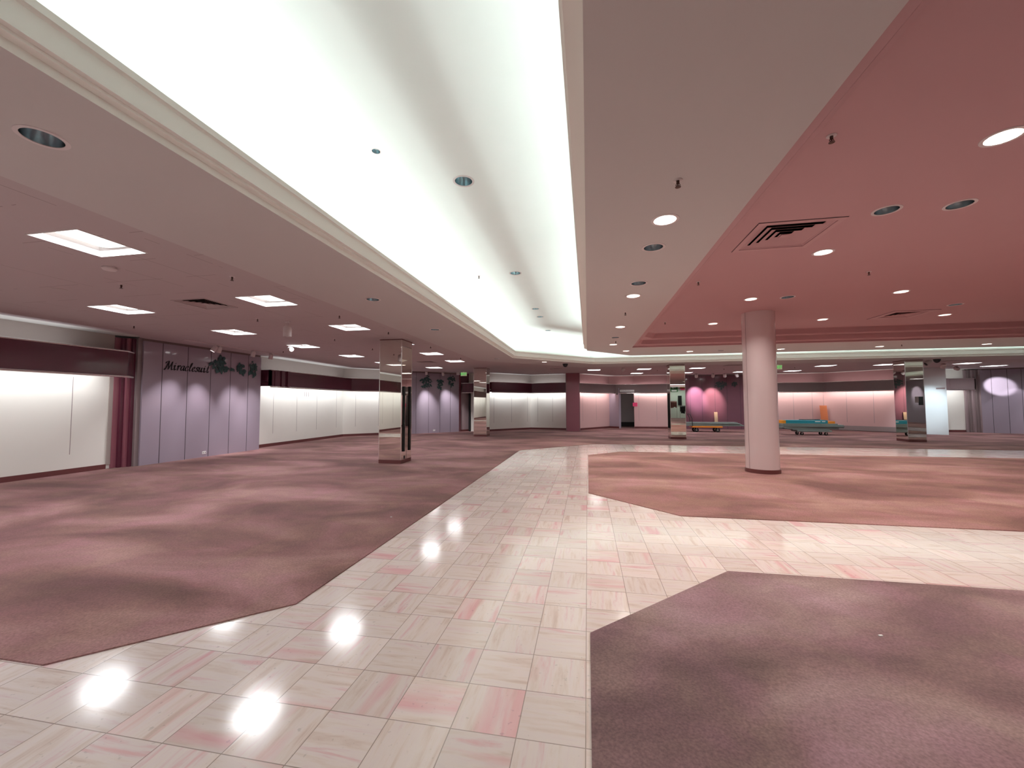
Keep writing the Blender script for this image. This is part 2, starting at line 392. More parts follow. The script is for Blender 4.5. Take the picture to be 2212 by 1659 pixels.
# ------------------------------------------------------------------ light lists (they also cut the ceilings)
PANELS = []   # x, y, label
for k, y in enumerate((3.20, 5.53, 7.80, 10.10, 12.42, 14.77)):
    PANELS.append((-4.95, y, f'{ORD[k]} lit square ceiling light in the row beside the left soffit'))
for k, y in enumerate((5.55, 7.80, 10.08, 12.45, 14.77)):
    PANELS.append((-7.82, y, f'{ORD[k]} lit square ceiling light in the outer row running along the left wall'))
PANELS.append((-6.75, 17.24, 'lit square ceiling light over the far left corner before the leafy lilac wall'))
for x, y, d in ((0.33, 20.1, 'just right of the burgundy pillar'), (2.66, 20.1, 'above the dark doorway, the nearer of two'),
                (2.64, 22.85, 'above the dark doorway, the farther of two'), (5.04, 20.1, 'right of the far middle mirror column'),
                (5.17, 22.95, 'behind the far middle mirror column, close to the plum wall'), (7.75, 20.1, 'hidden behind the round pink column, nearer row'),
                (7.9, 23.0, 'before the plum wall just left of the round pink column'), (10.28, 22.9, 'over the pink wall right of the round column, farther one'),
                (10.33, 20.06, 'over the flat carts right of the round column, nearer one'), (12.6, 20.0, 'left of the far right mirror column'),
                (15.62, 20.1, 'just right of the dome camera by the right mirror column'), (17.9, 21.75, 'before the lilac wall at the far right'),
                (20.3, 20.6, 'cut by the right edge at the far right')):
    PANELS.append((x, y, 'lit square ceiling light ' + d))
for x in (-4.95, -7.82):
    for y in (0.9, -1.4, -3.7): PANELS.append((x, y, 'lit square ceiling light added unseen behind the camera'))  # unseen panels carried on behind the camera, added for lighting and mirrors
PANELS.append((-7.82, 3.2, 'lit square ceiling light added unseen close to the left wall'))  # unseen as well, added for lighting
for y in (12.5, 7.8, 3.2, -1.4): PANELS.append((22.3, y, 'lit square ceiling light added unseen along the right wall'))  # unseen panels, added to brighten the right side in the mirror

DOWN = []  # x, y, z, state, r, label
for x, y, st, lb in (
    (0.69, 3.69, 'on', 'lit round downlight nearest the camera in the beige soffit right of the white cove'),
    (0.69, 4.33, 'off', 'dark unlit round downlight in the beige soffit, just beyond the nearest lit one'),
    (0.695, 5.61, 'off', 'unlit downlight with bluish reflector in the beige soffit, just before a lit one'),
    (0.695, 6.26, 'on', 'second lit round downlight along the beige soffit right of the white cove'),
    (0.70, 8.77, 'on', 'third lit round downlight along the beige soffit right of the white cove'),
    (0.69, 10.17, 'off', 'unlit downlight near the far end of the beige soffit, before a dark sprinkler'),
    (0.71, 11.37, 'on', 'fourth lit round downlight along the beige soffit, near its far corner'),
    (1.19, 12.86, 'on', 'lit downlight right at the chamfered far corner of the beige soffit'),
    (3.15, 13.38, 'on', 'lit downlight in the far soffit strip, first right of its corner'),
    (4.05, 13.38, 'off', 'unlit downlight in the far soffit strip just left of the round pink column'),
    (5.72, 13.37, 'on', 'lit downlight in the far soffit strip just right of the round pink column'),
    (8.27, 13.33, 'on', 'lit downlight in the far soffit strip, above the far right mirror column'),
    (10.88, 13.38, 'on', 'lit downlight in the far soffit strip nearest the right edge'),
    (-3.22, 1.82, 'off', 'large unlit downlight in the left soffit nearest the camera, bluish metal reflector'),
    (-3.24, 5.70, 'off', 'unlit downlight in the left soffit, second along it'),
    (-3.24, 8.30, 'dim', 'unlit downlight with bright rim glints in the left soffit beyond the mirror column top'),  # glints stand in as a weakly glowing lamp inside
    (-3.2, 14.15, 'off', 'unlit downlight in the left soffit near the far bend of the white cove'),
    (-1.63, 15.65, 'on', 'lit downlight under the chamfered far end of the white cove'),
    (4.2, 17.6, 'off', 'unlit downlight in the soffit strip beyond the far cove, near the mirror column')):
    DOWN.append((x, y, ZC, st, 0.105, lb))
for x, y, st, lb in (
    (3.05, 3.53, 'on', 'large lit downlight in the pink ceiling at the right edge, nearest the camera'),
    (3.05, 5.87, 'on', 'lit downlight in the pink ceiling beside the big louvred vent'),
    (3.06, 8.29, 'on', 'lit downlight in the pink ceiling just above the round column'),
    (3.07, 10.69, 'on', 'lit downlight in the pink ceiling left of the round column, near the stepped edge'),
    (5.49, 8.25, 'on', 'lit downlight alone in the middle right of the pink ceiling'),
    (5.47, 10.66, 'on', 'lit downlight in the pink ceiling right of the round column, near the stepped edge'),
    (7.90, 10.64, 'on', 'lit downlight in the pink ceiling just beyond the farther square vent'),
    (3.03, 4.69, 'off', 'unlit downlight in the pink ceiling, left one of the near pair of two'),
    (3.66, 4.69, 'off', 'unlit downlight in the pink ceiling, right one of the near pair of two'),
    (3.68, 8.27, 'off', 'unlit downlight in the pink ceiling above and right of the round column'),
    (7.29, 9.56, 'off', 'unlit downlight in the pink ceiling just above the farther lit one by the square vent'),
    (5.49, 3.53, 'on', 'lit downlight in the pink ceiling right of the frame'), (7.9, 5.87, 'on', 'lit downlight in the pink ceiling right of the frame'),  # unseen from here on, added for light along the same grid
    (5.6, 5.87, 'on', 'lit downlight in the pink ceiling right of the frame'), (7.9, 8.27, 'on', 'lit downlight in the pink ceiling right of the frame'), (10.5, 8.27, 'on', 'lit downlight in the pink ceiling right of the frame'),
    (3.05, 1.1, 'on', 'lit downlight in the pink ceiling behind the camera'), (5.49, 1.1, 'on', 'lit downlight in the pink ceiling behind the camera'),
    (7.9, 1.1, 'on', 'lit downlight in the pink ceiling behind the camera'), (5.5, -1.3, 'on', 'lit downlight in the pink ceiling behind the camera'), (8.6, -3.5, 'on', 'lit downlight in the pink ceiling behind the camera')):
    DOWN.append((x, y, ZP, st, 0.11, lb))
def up_xy(x, y): return x * (ZU - EYE) / (3.95 - EYE), y * (ZU - EYE) / (3.95 - EYE)
for x, y, st, r, lb in (
    (-2.0, 3.54, 'off', 0.045, 'tiny dark fitting in the bright cove ceiling, left of the large unlit downlight'),
    (-1.32, 4.21, 'off', 0.11, 'large unlit black downlight in the middle of the bright cove ceiling'),
    (-1.31, 7.44, 'off', 0.11, 'smaller looking unlit downlight farther along the bright cove ceiling'),
    (-1.30, 10.38, 'dim', 0.10, 'faint yellowish downlight far along the bright cove ceiling, first of a close pair'),
    (-1.29, 11.36, 'dim', 0.10, 'faint yellowish downlight far along the bright cove ceiling, second of a close pair'),
    (-1.28, 13.58, 'dim', 0.10, 'faint yellowish downlight at the very far end of the bright cove ceiling')):
    DOWN.append((*up_xy(x, y), ZU, st, r, lb))
VENTS = [  # x, y, z, half, plate material, label
    (2.30, 5.20, ZP, 0.37, 'pinkplate', 'large square pink louvred air vent in the pink ceiling nearest the camera'),
    (6.93, 10.42, ZP, 0.30, 'pinkplate', 'smaller looking square air vent in the pink ceiling far right, next to a lit downlight'),
    (-6.08, 5.50, ZT, 0.29, 'tileplate', 'dark square air vent in the tiled ceiling at left, between two lit ceiling lights'),
    (-6.15, 14.90, ZT, 0.29, 'tileplate', 'dark square air vent in the tiled ceiling beyond the near mirror column'),
    (-1.40, 19.20, ZT, 0.29, 'tileplate', 'dark square air vent in the far tiled ceiling left of the burgundy pillar'),
    (6.20, 18.95, ZT, 0.29, 'tileplate', 'dark square air vent in the far tiled ceiling left of the round column'),
    (14.15, 18.75, ZT, 0.29, 'tileplate', 'dark square air vent in the far tiled ceiling right of the right mirror column')]
HP = 0.300
def holes_for(z):
    h = [circ(d[0], d[1], d[4] * 0.93) for d in DOWN if abs(d[2] - z) < 1e-6]
    h += [sq(v[0], v[1], v[3] * 0.93) for v in VENTS if abs(v[2] - z) < 1e-6]
    if z == ZT: h += [sq(p[0], p[1], HP) for p in PANELS]
    return h
# ------------------------------------------------------------------ floor
b = MB(); b.box(-12, 25, -8.5, 27.5, -0.1, 0, 'tile'); struct(b.build('floor'), 'glossy cream and rose marble tile floor of the aisles')
def carpet(name, poly, m, label):
    b = MB(); b.prism(poly, 0.0, 0.009, m); return struct(b.build(name), label)
carpet('floor_carpet_left', [(-12, 1.86), (-3.07, 1.86), (-2.146, 2.745), (-2.146, 12.9), (0.25, 15.3), (17.2, 15.3), (19.2, 13.3), (19.2, -8.4), (25, -8.4), (25, 27.4), (-12, 27.4)], 'carpet_l', 'dusty rose carpet along the left and far walls')
carpet('floor_carpet_island', [(0.0, 6.92), (1.19, 5.73), (16.85, 5.73), (16.85, 13.1), (0.97, 12.95), (0.0, 11.95)], 'carpet_i', 'rose carpet island around the round column')
carpet('floor_carpet_right', [(0.0, 2.74), (1.2, 3.94), (16.85, 3.94), (16.85, -8.4), (0.0, -8.4)], 'carpet_n', 'mauve rose carpet at the near right')
carpet('floor_carpet_rear', [(-12, -0.3), (-3.07, -0.3), (-2.146, -1.2), (-2.146, -8.4), (-12, -8.4)], 'carpet_l', 'dusty rose carpet behind the camera at left')

# ------------------------------------------------------------------ ceilings
S_OUT = [(-4.05, -7.0), (-4.05, 14.6), (-0.3, 18.35), (17.2, 18.35), (20.9, 14.65), (20.9, -7.0)]
PINK = [(1.29, -7.3), (1.29, 12.14), (15.0, 12.14), (15.0, -7.3)]
T_OUT = [(-10.38, -7.7), (-10.38, 7.75), (-10.72, 8.0), (-10.72, 11.9), (-10.38, 12.15), (-10.38, 16.65), (-9.4, 17.65), (-9.12, 18.48), (-6.78, 20.8), (-5.0, 20.6),
         (-3.1, 22.75), (-1.3, 22.25), (-1.1, 22.9), (-0.4, 22.9), (-0.2, 22.45), (1.6, 24.5), (4.7, 24.4), (4.9, 24.95), (8.9, 24.95), (9.1, 24.8),
         (12.7, 24.6), (14.7, 22.6), (15.2, 22.3), (16.1, 21.9), (16.4, 23.4), (18.3, 23.4), (18.8, 23.7), (21.5, 22.4), (23.5, 21.5), (23.5, -7.7)]
plane_with_holes('ceiling_tiled', T_OUT, [S_OUT] + holes_for(ZT), ZT, 'ceil_tile')
bb = MB(); bb.prism([(-12, -8.4), (25, -8.4), (25, 27.4), (-12, 27.4)], 0, 1, 'strip')
plane_with_holes('ceiling_edge_strip', [(-12, -8.4), (-12, 27.4), (25, 27.4), (25, -8.4)], [T_OUT], ZT + 0.02, 'strip')
C_HOLE = COVE_OUT + COVE_IN[::-1]
# soffit = S minus the cove opening; the peninsula is inside it
bm_holes = [C_HOLE] + [PINK] + holes_for(ZC)
plane_with_holes('ceiling_soffit', S_OUT, bm_holes, ZC, 'soffit')
b = MB(); loop = S_OUT + [S_OUT[0]]
for p, q in zip(loop[:-1], loop[1:]): b.add([(*p, ZC), (*q, ZC), (*q, ZT), (*p, ZT)], [(0, 1, 2, 3)], 'soffit')
struct(b.build('ceiling_soffit_edge'))
# pink stepped recess
def inset(poly, d):
    return [(poly[0][0] + d, poly[0][1] + d), (poly[1][0] + d, poly[1][1] - d), (poly[2][0] - d, poly[2][1] - d), (poly[3][0] - d, poly[3][1] + d)]
def cham(poly, c):
    out = []
    n = len(poly)
    for i in range(n):
        p, a, q = Vector(poly[i]), Vector(poly[i - 1]), Vector(poly[(i + 1) % n])
        out += [tuple(p + (a - p).normalized() * c), tuple(p + (q - p).normalized() * c)]
    return out
steps = [(0.0, ZC, 0.01), (0.0, ZC + 0.045, 0.01), (0.10, ZC + 0.055, 0.06), (0.12, ZC + 0.075, 0.10), (0.135, ZC + 0.19, 0.16), (0.26, ZC + 0.20, 0.22), (0.275, ZC + 0.22, 0.26), (0.29, ZP - 0.012, 0.32), (0.31, ZP, 0.36)]
b = MB(); rings = [[(*p, z) for p in cham(inset(PINK, d), c)] for d, z, c in steps]
n8 = 8
b.add([p for r in rings for p in r], [(j * n8 + i, j * n8 + (i + 1) % n8, (j + 1) * n8 + (i + 1) % n8, (j + 1) * n8 + i) for j in range(len(rings) - 1) for i in range(n8)], 'pinkceil')
struct(b.build('ceiling_pink_steps'))
plane_with_holes('ceiling_pink', cham(inset(PINK, 0.31), 0.36), holes_for(ZP), ZP, 'pinkceil')
# bright cove: lips, troughs, vault
prof = [(0.0, ZC), (0.0, 3.151), (0.05, 3.151), (0.05, 3.163)]
for k in range(1, 11):
    a = k / 10 * PI / 2; prof.append((0.05 + 0.055 * (1 - math.cos(a)), 3.163 + 0.14 * math.sin(a)))
prof += [(0.109, 3.303), (0.109, 3.345), (0.085, 3.345), (0.085, 3.17), (-0.35, 3.17)]
b = MB(); sweep(b, COVE_OUT, prof, 'mould'); struct(b.build('trim_1', smooth=True), 'cream crown moulding lip along the outer edge of the white cove')
b = MB(); sweep(b, COVE_IN, [(-d, z) for d, z in prof], 'mould'); struct(b.build('trim_2', smooth=True), 'cream crown moulding lip along the inner edge of the white cove')
vault = [(-0.35, 3.17), (-0.35, 3.50)]
for k in range(1, 13):
    a = k / 12 * PI / 2; vault.append((-0.35 + 0.70 * (1 - math.cos(a)), 3.50 + (ZU - 3.50) * math.sin(a)))
b = MB(); sweep(b, COVE_OUT, vault, 'cove'); sweep(b, COVE_IN, [(0.35, 3.17), (0.35, ZU)], 'cove')
ext = COVE_OUT[0], COVE_IN[0]
b.add([(-3.0, -6.5, ZC), (0.4, -6.5, ZC), (0.4, -6.5, ZU), (-3.0, -6.5, ZU)], [(0, 1, 2, 3)], 'cove')
b.add([(16.4, -6.5, ZC), (19.8, -6.5, ZC), (19.8, -6.5, ZU), (16.4, -6.5, ZU)], [(0, 1, 2, 3)], 'cove')
struct(b.build('ceiling_cove_vault', smooth=True))
plane_with_holes('ceiling_cove', offset(COVE_OUT, 0.35), [h for h in holes_for(ZU)], ZU, 'cove')

# ------------------------------------------------------------------ walls
H = 3.16
def wall(name, segs, label, mb=None):
    """segs: list of (p0, p1, material) ; room lies to the right"""
    b = mb or MB()
    for p0, p1, m in segs: b.obox(p0, p1, -0.14, 0.0, 0, H, m)
    return b
def slots(b, p0, p1, ts, z0, z1, w_=0.012, m='slot'):
    a, c = Vector(p0), Vector(p1); t = (c - a).normalized()
    for s in ts:
        q = a + t * s; b.obox(q, q + t * w_, 0.0, 0.002, z0, z1, m)
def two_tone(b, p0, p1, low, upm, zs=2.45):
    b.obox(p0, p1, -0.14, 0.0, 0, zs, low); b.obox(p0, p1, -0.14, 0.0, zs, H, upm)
# left wall
A, B = (-11.0, -7.7), (-11.0, 7.68)
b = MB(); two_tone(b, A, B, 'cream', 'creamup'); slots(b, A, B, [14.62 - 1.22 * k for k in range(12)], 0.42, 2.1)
struct(b.build('wall_left'), 'cream wall under the burgundy canopy at the left')
F0, F1, F2 = (-11.05, 11.7), (-11.05, 16.95), (-9.3, 18.62)
b = MB(); two_tone(b, F0, F1, 'cream', 'creamup'); two_tone(b, F1, F2, 'cream', 'creamup')
slots(b, F0, F1, [1.03, 2.23, 3.4, 4.75], 0.45, 2.1); slots(b, F1, F2, [0.55, 1.6], 0.45, 2.1)
for k in range(3): b.box(-11.05, -11.047, 14.35 + 0.11 * k, 14.375 + 0.11 * k, 1.80, 1.98, 'slot')
struct(b.build('wall_left_far'), 'cream wall bay beyond the lettered lilac wall')
# lilac bulge with vertical panels
def panel_wall(name, p0, p1, seams, m, label, depth=0.35, top=3.06):
    b = MB(); b.obox(p0, p1, -depth, 0.0, 0.0, top, m); b.obox(p0, p1, -depth, -0.03, top, H, 'taupe')
    slots(b, p0, p1, seams, 0.0, top, 0.014, 'seam')
    return struct(b.build(name), label)
panel_wall('wall_lilac_left', (-10.7, 8.1), (-10.7, 11.75), [0.45, 1.12, 1.81, 2.47, 3.13], 'lilac', 'lilac panelled wall with black script lettering and leaves')
# stepped burgundy pilaster between
b = MB()
for i, (x0, y0, y1, m) in enumerate(((-10.96, 7.68, 7.80, 'burg2'), (-10.90, 7.78, 7.88, 'burg'), (-10.85, 7.86, 7.96, 'burg2'), (-10.80, 7.93, 8.03, 'burg'), (-10.74, 8.0, 8.101, 'taupe'))):
    b.box(-11.14, x0, y0, y1, 0, 3.09 if i < 4 else 3.12, m)
b.box(-11.0, -10.98, 7.60, 7.68, 0.1, 2.45, 'creamup')
struct(b.build('wall_pilaster_left'), 'stepped dark red pilaster beside the lilac wall')
# diagonal lilac wall far left
G0, G1 = (-9.12, 18.45), (-6.75, 20.82)
panel_wall('wall_lilac_far', G0, G1, [0.95, 1.62, 2.25, 2.83], 'lilac', 'lilac panelled wall with hanging leaf decoration, far left', depth=0.6)
b = MB(); b.obox((-6.75, 20.82), (-6.70, 21.02), -0.3, 0.0, 0, 3.06, 'burg2'); b.obox((-6.74, 21.02), (-6.33, 21.45), -0.3, 0.0, 0, H, 'mauve')
b.obox((-6.33, 21.45), (-6.33, 21.2), -0.1, 0.0, 0, 2.1, 'dark')
b.obox((-6.36, 21.34), (-5.95, 21.10), -0.3, 0.0, 0, H, 'cream'); b.obox((-5.95, 21.10), (-5.2, 21.3), -0.3, 0, 0, H, 'cream')
b.obox((-6.72, 21.0), (-6.34, 21.4), 0.0, 0.02, 0.0, 0.11, 'base')
b.obox((-6.72, 21.0), (-6.34, 21.4), 0.0, 0.02, 2.62, H, 'burg')
struct(b.build('wall_alcove'), 'dark alcove wall behind the far left mirror column')
# cream bay
K0, K1, K2 = (-5.2, 21.28), (-3.24, 23.42), (-1.1, 22.92)
b = MB(); two_tone(b, K0, K1, 'cream', 'creamup'); two_tone(b, K1, K2, 'cream', 'creamup')
slots(b, K0, K1, [0.30, 1.50, 2.65], 0.45, 2.1); slots(b, K1, K2, [0.42, 1.32], 0.45, 2.1)
struct(b.build('wall_back_cream'), 'cream bay of the far wall left of the burgundy pillar')
# pink bay with doorway
N0, N1, N2, D0, D1, Q1 = (-0.42, 23.0), (1.30, 25.35), (1.83, 24.92), (1.86, 24.95), (2.73, 25.08), (4.66, 25.12)
b = MB(); two_tone(b, N0, N1, 'pinkwall', 'pinkup'); b.obox(N1, N2, -0.14, 0, 0, 2.4, 'lilac'); b.obox(N2, (1.95, 25.0), -0.14, 0, 0, 2.4, 'lilac')
two_tone(b, D1, Q1, 'pinkwall', 'pinkup'); b.obox((1.30, 25.35), (2.75, 25.25), -0.1, 0.0, 2.2, H, 'pinkup')
slots(b, N0, N1, [0.25, 1.55], 0.5, 2.1); slots(b, D1, Q1, [0.25, 1.27], 0.45, 2.1)
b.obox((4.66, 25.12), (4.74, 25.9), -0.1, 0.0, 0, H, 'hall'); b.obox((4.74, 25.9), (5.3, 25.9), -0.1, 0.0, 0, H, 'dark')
struct(b.build('wall_back_pink'), 'pink bay of the far wall around the dark doorway')
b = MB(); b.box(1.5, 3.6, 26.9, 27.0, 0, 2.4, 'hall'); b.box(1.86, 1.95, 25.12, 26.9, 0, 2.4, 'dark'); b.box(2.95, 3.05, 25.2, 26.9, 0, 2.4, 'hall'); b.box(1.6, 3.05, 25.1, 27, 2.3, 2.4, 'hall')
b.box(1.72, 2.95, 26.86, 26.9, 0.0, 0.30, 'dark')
struct(b.build('door_1'), 'dark open doorway under the small white sign in the far pink wall')
# plum wall
panel_wall('wall_plum', (4.9, 25.0), (8.95, 25.0), [0.30, 0.94, 1.59, 2.28, 2.92, 3.62], 'plum', 'plum panelled wall with two round pools of light', depth=1.0)
# right pink wall
R0, R1, R2 = (8.95, 25.55), (12.95, 25.38), (15.15, 23.12)
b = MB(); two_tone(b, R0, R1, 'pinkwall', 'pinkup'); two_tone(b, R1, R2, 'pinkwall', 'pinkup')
slots(b, R0, R1, [2.47, 3.4, 3.95], 0.45, 2.1, 0.016); slots(b, R1, R2, [0.98, 2.1], 0.45, 2.1, 0.016)
b.obox(R0, R1, 0, 0.03, 0.03, 0.27, 'silver'); b.obox(R1, R2, 0, 0.03, 0.03, 0.27, 'silver'); b.obox(R0, R1, 0, 0.01, 0, 0.03, 'dark'); b.obox(R1, R2, 0, 0.01, 0, 0.03, 'dark')
struct(b.build('wall_right_pink'), 'pink wall behind the loaded carts at right')
b = MB(); b.prism([(15.15, 23.2), (15.25, 22.36), (16.14, 21.86), (16.45, 24.2), (15.2, 24.2)], 0, 3.13, 'white_bluelit')
slots(b, (15.25, 22.36), (16.14, 21.86), [0.29], 0, 3.1, 0.014, 'seam'); b.obox((15.85, 22.02), (16.10, 21.88), 0.0, 0.008, 2.10, 2.17, 'mauve')
struct(b.build('wall_white_bluelit'), 'tall bluish lit white panel beside the right mirror column')
b = MB(); b.obox((16.4, 24.05), (18.78, 24.15), -0.14, 0, 0, H, 'cream'); struct(b.build('wall_right_cream'), 'narrow cream wall under the short mauve canopy')
b = MB()
for i, (d, m) in enumerate(((0.0, 'mauve'), (0.09, 'taupe'), (0.18, 'mauve'), (0.27, 'taupe'), (0.36, 'mauve'))):
    b.box(18.55 + d, 18.68 + d, 24.06 - d * 1.0, 24.3, 0, 3.1, m)
struct(b.build('wall_pilaster_right'), 'stepped mauve pilaster left of the far right lilac wall')
panel_wall('wall_lilac_right', (18.92, 23.70), (21.9, 22.30), [0.35, 0.86, 1.30, 1.9, 2.5], 'lilac', 'lilac wall with one round white pool of light at far right')
b = MB(); b.obox((21.8, 22.35), (24.05, 22.0), -0.14, 0, 0, H, 'cream'); b.box(24.0, 24.14, -7.8, 22.2, 0, H, 'lilac'); struct(b.build('wall_right'), 'lilac side wall at the right outside the frame')
b = MB(); b.box(-11.2, 1.2, -7.9, -7.76, 0, H, 'cream'); b.box(1.2, 24.2, -7.9, -7.76, 0, 3.6, 'wallstore'); struct(b.build('wall_rear'), 'pale wall behind the camera')
# baseboards
def base(name, paths):
    b = MB()
    for p in paths: ribbon(b, p, 0.0, 0.015, 0.0, 0.115, 'base')
    return struct(b.build(name), 'maroon baseboard')
base('baseboard_left', [[A, (-11.0, 7.6)], [(-11.05, 11.8), F1, F2]])
base('baseboard_back', [[K0, K1, K2], [N0, N1, N2], [D1, Q1], [(16.5, 24.05), (18.6, 24.14)]])
# burgundy pillar
t = thing('square_pillar', 'plain burgundy square pillar between the cream and pink bays of the far wall', 'pillar', (-0.77, 22.4, 0))
b = MB(); b.box(-1.13, -0.41, 21.95, 23.2, 0, 3.12, 'burg2'); b.build('pillar_shaft', t)
b = MB(); b.box(-1.14, -1.12, 21.94, 21.96, 0, 3.11, 'taupe'); b.box(-0.42, -0.40, 21.94, 21.96, 0, 3.11, 'taupe'); b.build('corner_trim', t)

# ------------------------------------------------------------------ canopies
def canopy(label, path, m, z0=2.12, z1=2.70, off=0.55, ends=(True, True), ribs=(), light=True, tint=WHITE, gcat='canopies over the display walls'):
    """path is the front line, room to the right; the panel hangs off the wall behind it"""
    t = thing('display_canopy', label, 'canopy', (path[0][0], path[0][1], z0), gcat)
    b = MB(); ribbon(b, path, -0.05, 0.0, z0 + 0.035, z1 - 0.02, m)
    for k, s in enumerate(ends):
        if s:
            p, q = (path[0], path[1]) if k == 0 else (path[-1], path[-2])
            tt = (Vector(q) - Vector(p)).normalized(); r = Vector((tt.y, -tt.x)) * (1 if k == 0 else -1)
            bk = Vector(p) - r * off; qq = Vector(p) + tt * 0.04
            b.prism([tuple(Vector(p)), tuple(qq), tuple(qq - r * off), tuple(bk)], z0 + 0.035, z1 - 0.02, m)
    b.build('front_panel', t)
    b = MB()
    for p0, dd, pr in ribs: # raised ribs: start distance, width, projection
        a, c = Vector(path[0]), Vector(path[1]); tt = (c - a).normalized(); b.obox(a + tt * p0, a + tt * (p0 + dd), 0.0, pr, z0 + 0.03, z1 - 0.015, m)
    if ribs: b.build('rib', t)
    for nm, zc, rr, d0 in (('top_rail', z1 - 0.012, 0.020, -0.06), ('bottom_rail', z0 + 0.022, 0.027, -0.10)):
        b = MB(); pf = [(d0, zc - rr)] + [(rr * math.cos(a * PI / 8), zc + rr * math.sin(a * PI / 8)) for a in range(-4, 5)] + [(d0, zc + rr)]
        sweep(b, path, pf, 'chrome'); b.build(nm, t, smooth=True)
    b = MB(); ribbon(b, path, -off, -0.05, z0 + 0.16, z0 + 0.18, 'cream'); b.build('light_shelf', t)
    if light:
        for p, q in zip(path[:-1], path[1:]):
            a, c = Vector(p), Vector(q); L = (c - a).length
            if L < 0.5: continue
            tt = (c - a).normalized(); r = Vector((tt.y, -tt.x)); mid = (a + c) / 2
            ang = math.atan2(tt.y, tt.x)
            base_ = wl(t)
            lo = mid - r * 0.11
            # wash down the wall, tilted towards it
            o = area('canopy_lamp', t, Vector((lo.x, lo.y, z0 + 0.13)) - base_, L * 0.97, 0.08, P_WALL * L, tint)
            d = Vector((-r.x * 0.55, -r.y * 0.55, -1.0)); q1 = d.to_track_quat('-Z', 'Y')
            X = Vector((tt.x, tt.y, 0)); Z = -d.normalized(); Y = Z.cross(X).normalized(); o.rotation_euler = Matrix((X, Y, Z)).transposed().to_euler()
            # glow upwards onto the white ceiling edge
            hi = mid - r * 0.16
            o = area('canopy_uplight', t, Vector((hi.x, hi.y, z1 - 0.10)) - base_, L * 0.9, 0.06, P_UP * L, tint)
            d = Vector((-r.x * 0.25, -r.y * 0.25, 1.0)); Z = -d.normalized(); Y = Z.cross(X).normalized(); o.rotation_euler = Matrix((X, Y, Z)).transposed().to_euler()
    return t
canopy('glossy burgundy wall canopy with chrome edges along the near left wall', [(-10.45, -7.6), (-10.45, 7.58), (-10.68, 7.86)], 'burg', z1=2.735, off=0.5, ends=(False, False))
cp = offset([F0, F1, F2, (-8.9, 19.0)], 0.56); cp[0] = (cp[0][0], 11.9)
canopy('burgundy wall canopy with ribbed near end beyond the lettered lilac wall', cp[:3], 'burg', z0=2.07, z1=2.67, off=0.5, ends=(True, False), ribs=((0.0, 0.10, -0.0), (0.22, 0.14, 0.02), (0.50, 0.12, 0.035), (0.78, 0.10, 0.05)))
t = canopy('small ribbed burgundy canopy left of the far left mirror column', [(-6.62, 20.88), (-5.6, 20.78)], 'burg', z0=2.06, z1=2.60, off=0.45, ends=(True, True), ribs=((0.2, 0.05, 0.02), (0.4, 0.05, 0.02), (0.6, 0.05, 0.02), (0.8, 0.05, 0.02)), light=False)
canopy('burgundy canopy over the cream bay of the far wall', [(-5.0, 20.96), (-3.12, 23.0), (-1.16, 22.5)], 'burg', z0=2.08, z1=2.66, off=0.4, ends=(True, False))
canopy('grey taupe canopy over the doorway and pink bay of the far wall', [(-0.40, 22.6), (1.66, 24.95), (4.75, 24.75)], 'taupe', z0=2.07, z1=2.62, off=0.4, ends=(False, True), tint=(1, 0.93, 0.90))
canopy('grey taupe canopy over the pink wall behind the carts', [(8.98, 25.05), (12.75, 24.9), (14.85, 22.8)], 'taupe', z0=2.07, z1=2.62, off=0.45, ends=(False, False), tint=(1, 0.92, 0.88))
canopy('short glossy mauve canopy right of the bluish lit white panel', [(17.0, 23.12), (17.45, 23.45), (18.52, 23.45)], 'mauve', z0=2.08, z1=2.66, off=0.66, ends=(True, True))

# ------------------------------------------------------------------ square mirror columns
def mirror_column(x, y, label, s=0.6, z1=3.10):
    t = thing('mirror_column', label, 'column', (x, y, 0), 'square mirror clad columns')
    h = s / 2
    b = MB(); b.box(-h, h, -h, h, 0, 0.10, 'base'); b.build('base_plinth', t, local=True, bevel=0.004)
    b = MB(); b.box(-h + 0.015, h - 0.015, -h + 0.015, h - 0.015, 0.1, z1, 'dark'); b.build('core', t, local=True)
    e = 0.012
    for nm, c in (('front', (-h + e, h - e, -h, -h + 0.012)), ('back', (-h + e, h - e, h - 0.012, h)), ('left', (-h, -h + 0.012, -h + e, h - e)), ('right', (h - 0.012, h, -h + e, h - e))):
        b = MB(); b.box(*c, 0.10, z1 - 0.02, 'mirror'); b.build('mirror_panel', t, local=True)
    b = MB()
    for sx in (-1, 1):
        for sy in (-1, 1): b.box(*sorted((sx * h + sx * 0.002, sx * (h - 0.013))), *sorted((sy * h + sy * 0.002, sy * (h - 0.013))), 0.10, z1 - 0.02, 'chrome')
    b.build('corner_trim', t, local=True)
    b = MB(); b.box(-h - 0.004, h + 0.004, -h - 0.004, h + 0.004, z1 - 0.02, z1 + 0.015, 'base'); b.build('top_trim', t, local=True)
    return t
c1 = mirror_column(-4.86, 9.75, 'nearest square mirror column, left, with two black strips on its right face', z1=3.12)
b = MB(); b.box(0.30, 0.325, -0.20, -0.125, 0.30, 1.93, 'blackm'); b.build('black_strip', c1, local=True)
b = MB(); b.box(0.30, 0.325, 0.135, 0.21, 0.30, 1.94, 'blackm'); b.build('black_strip', c1, local=True)
b = MB(); b.box(0.30, 0.306, -0.14, -0.07, 0.11, 0.19, 'black'); b.build('outlet', c1, local=True)
b = MB(); b.box(0.30, 0.303, 0.0, 0.006, 0.11, 1.2, 'seam'); b.build('panel_joint', c1, local=True)
c2 = mirror_column(-4.79, 18.15, 'small looking mirror column at the far left, beside the exit sign', z1=3.12)
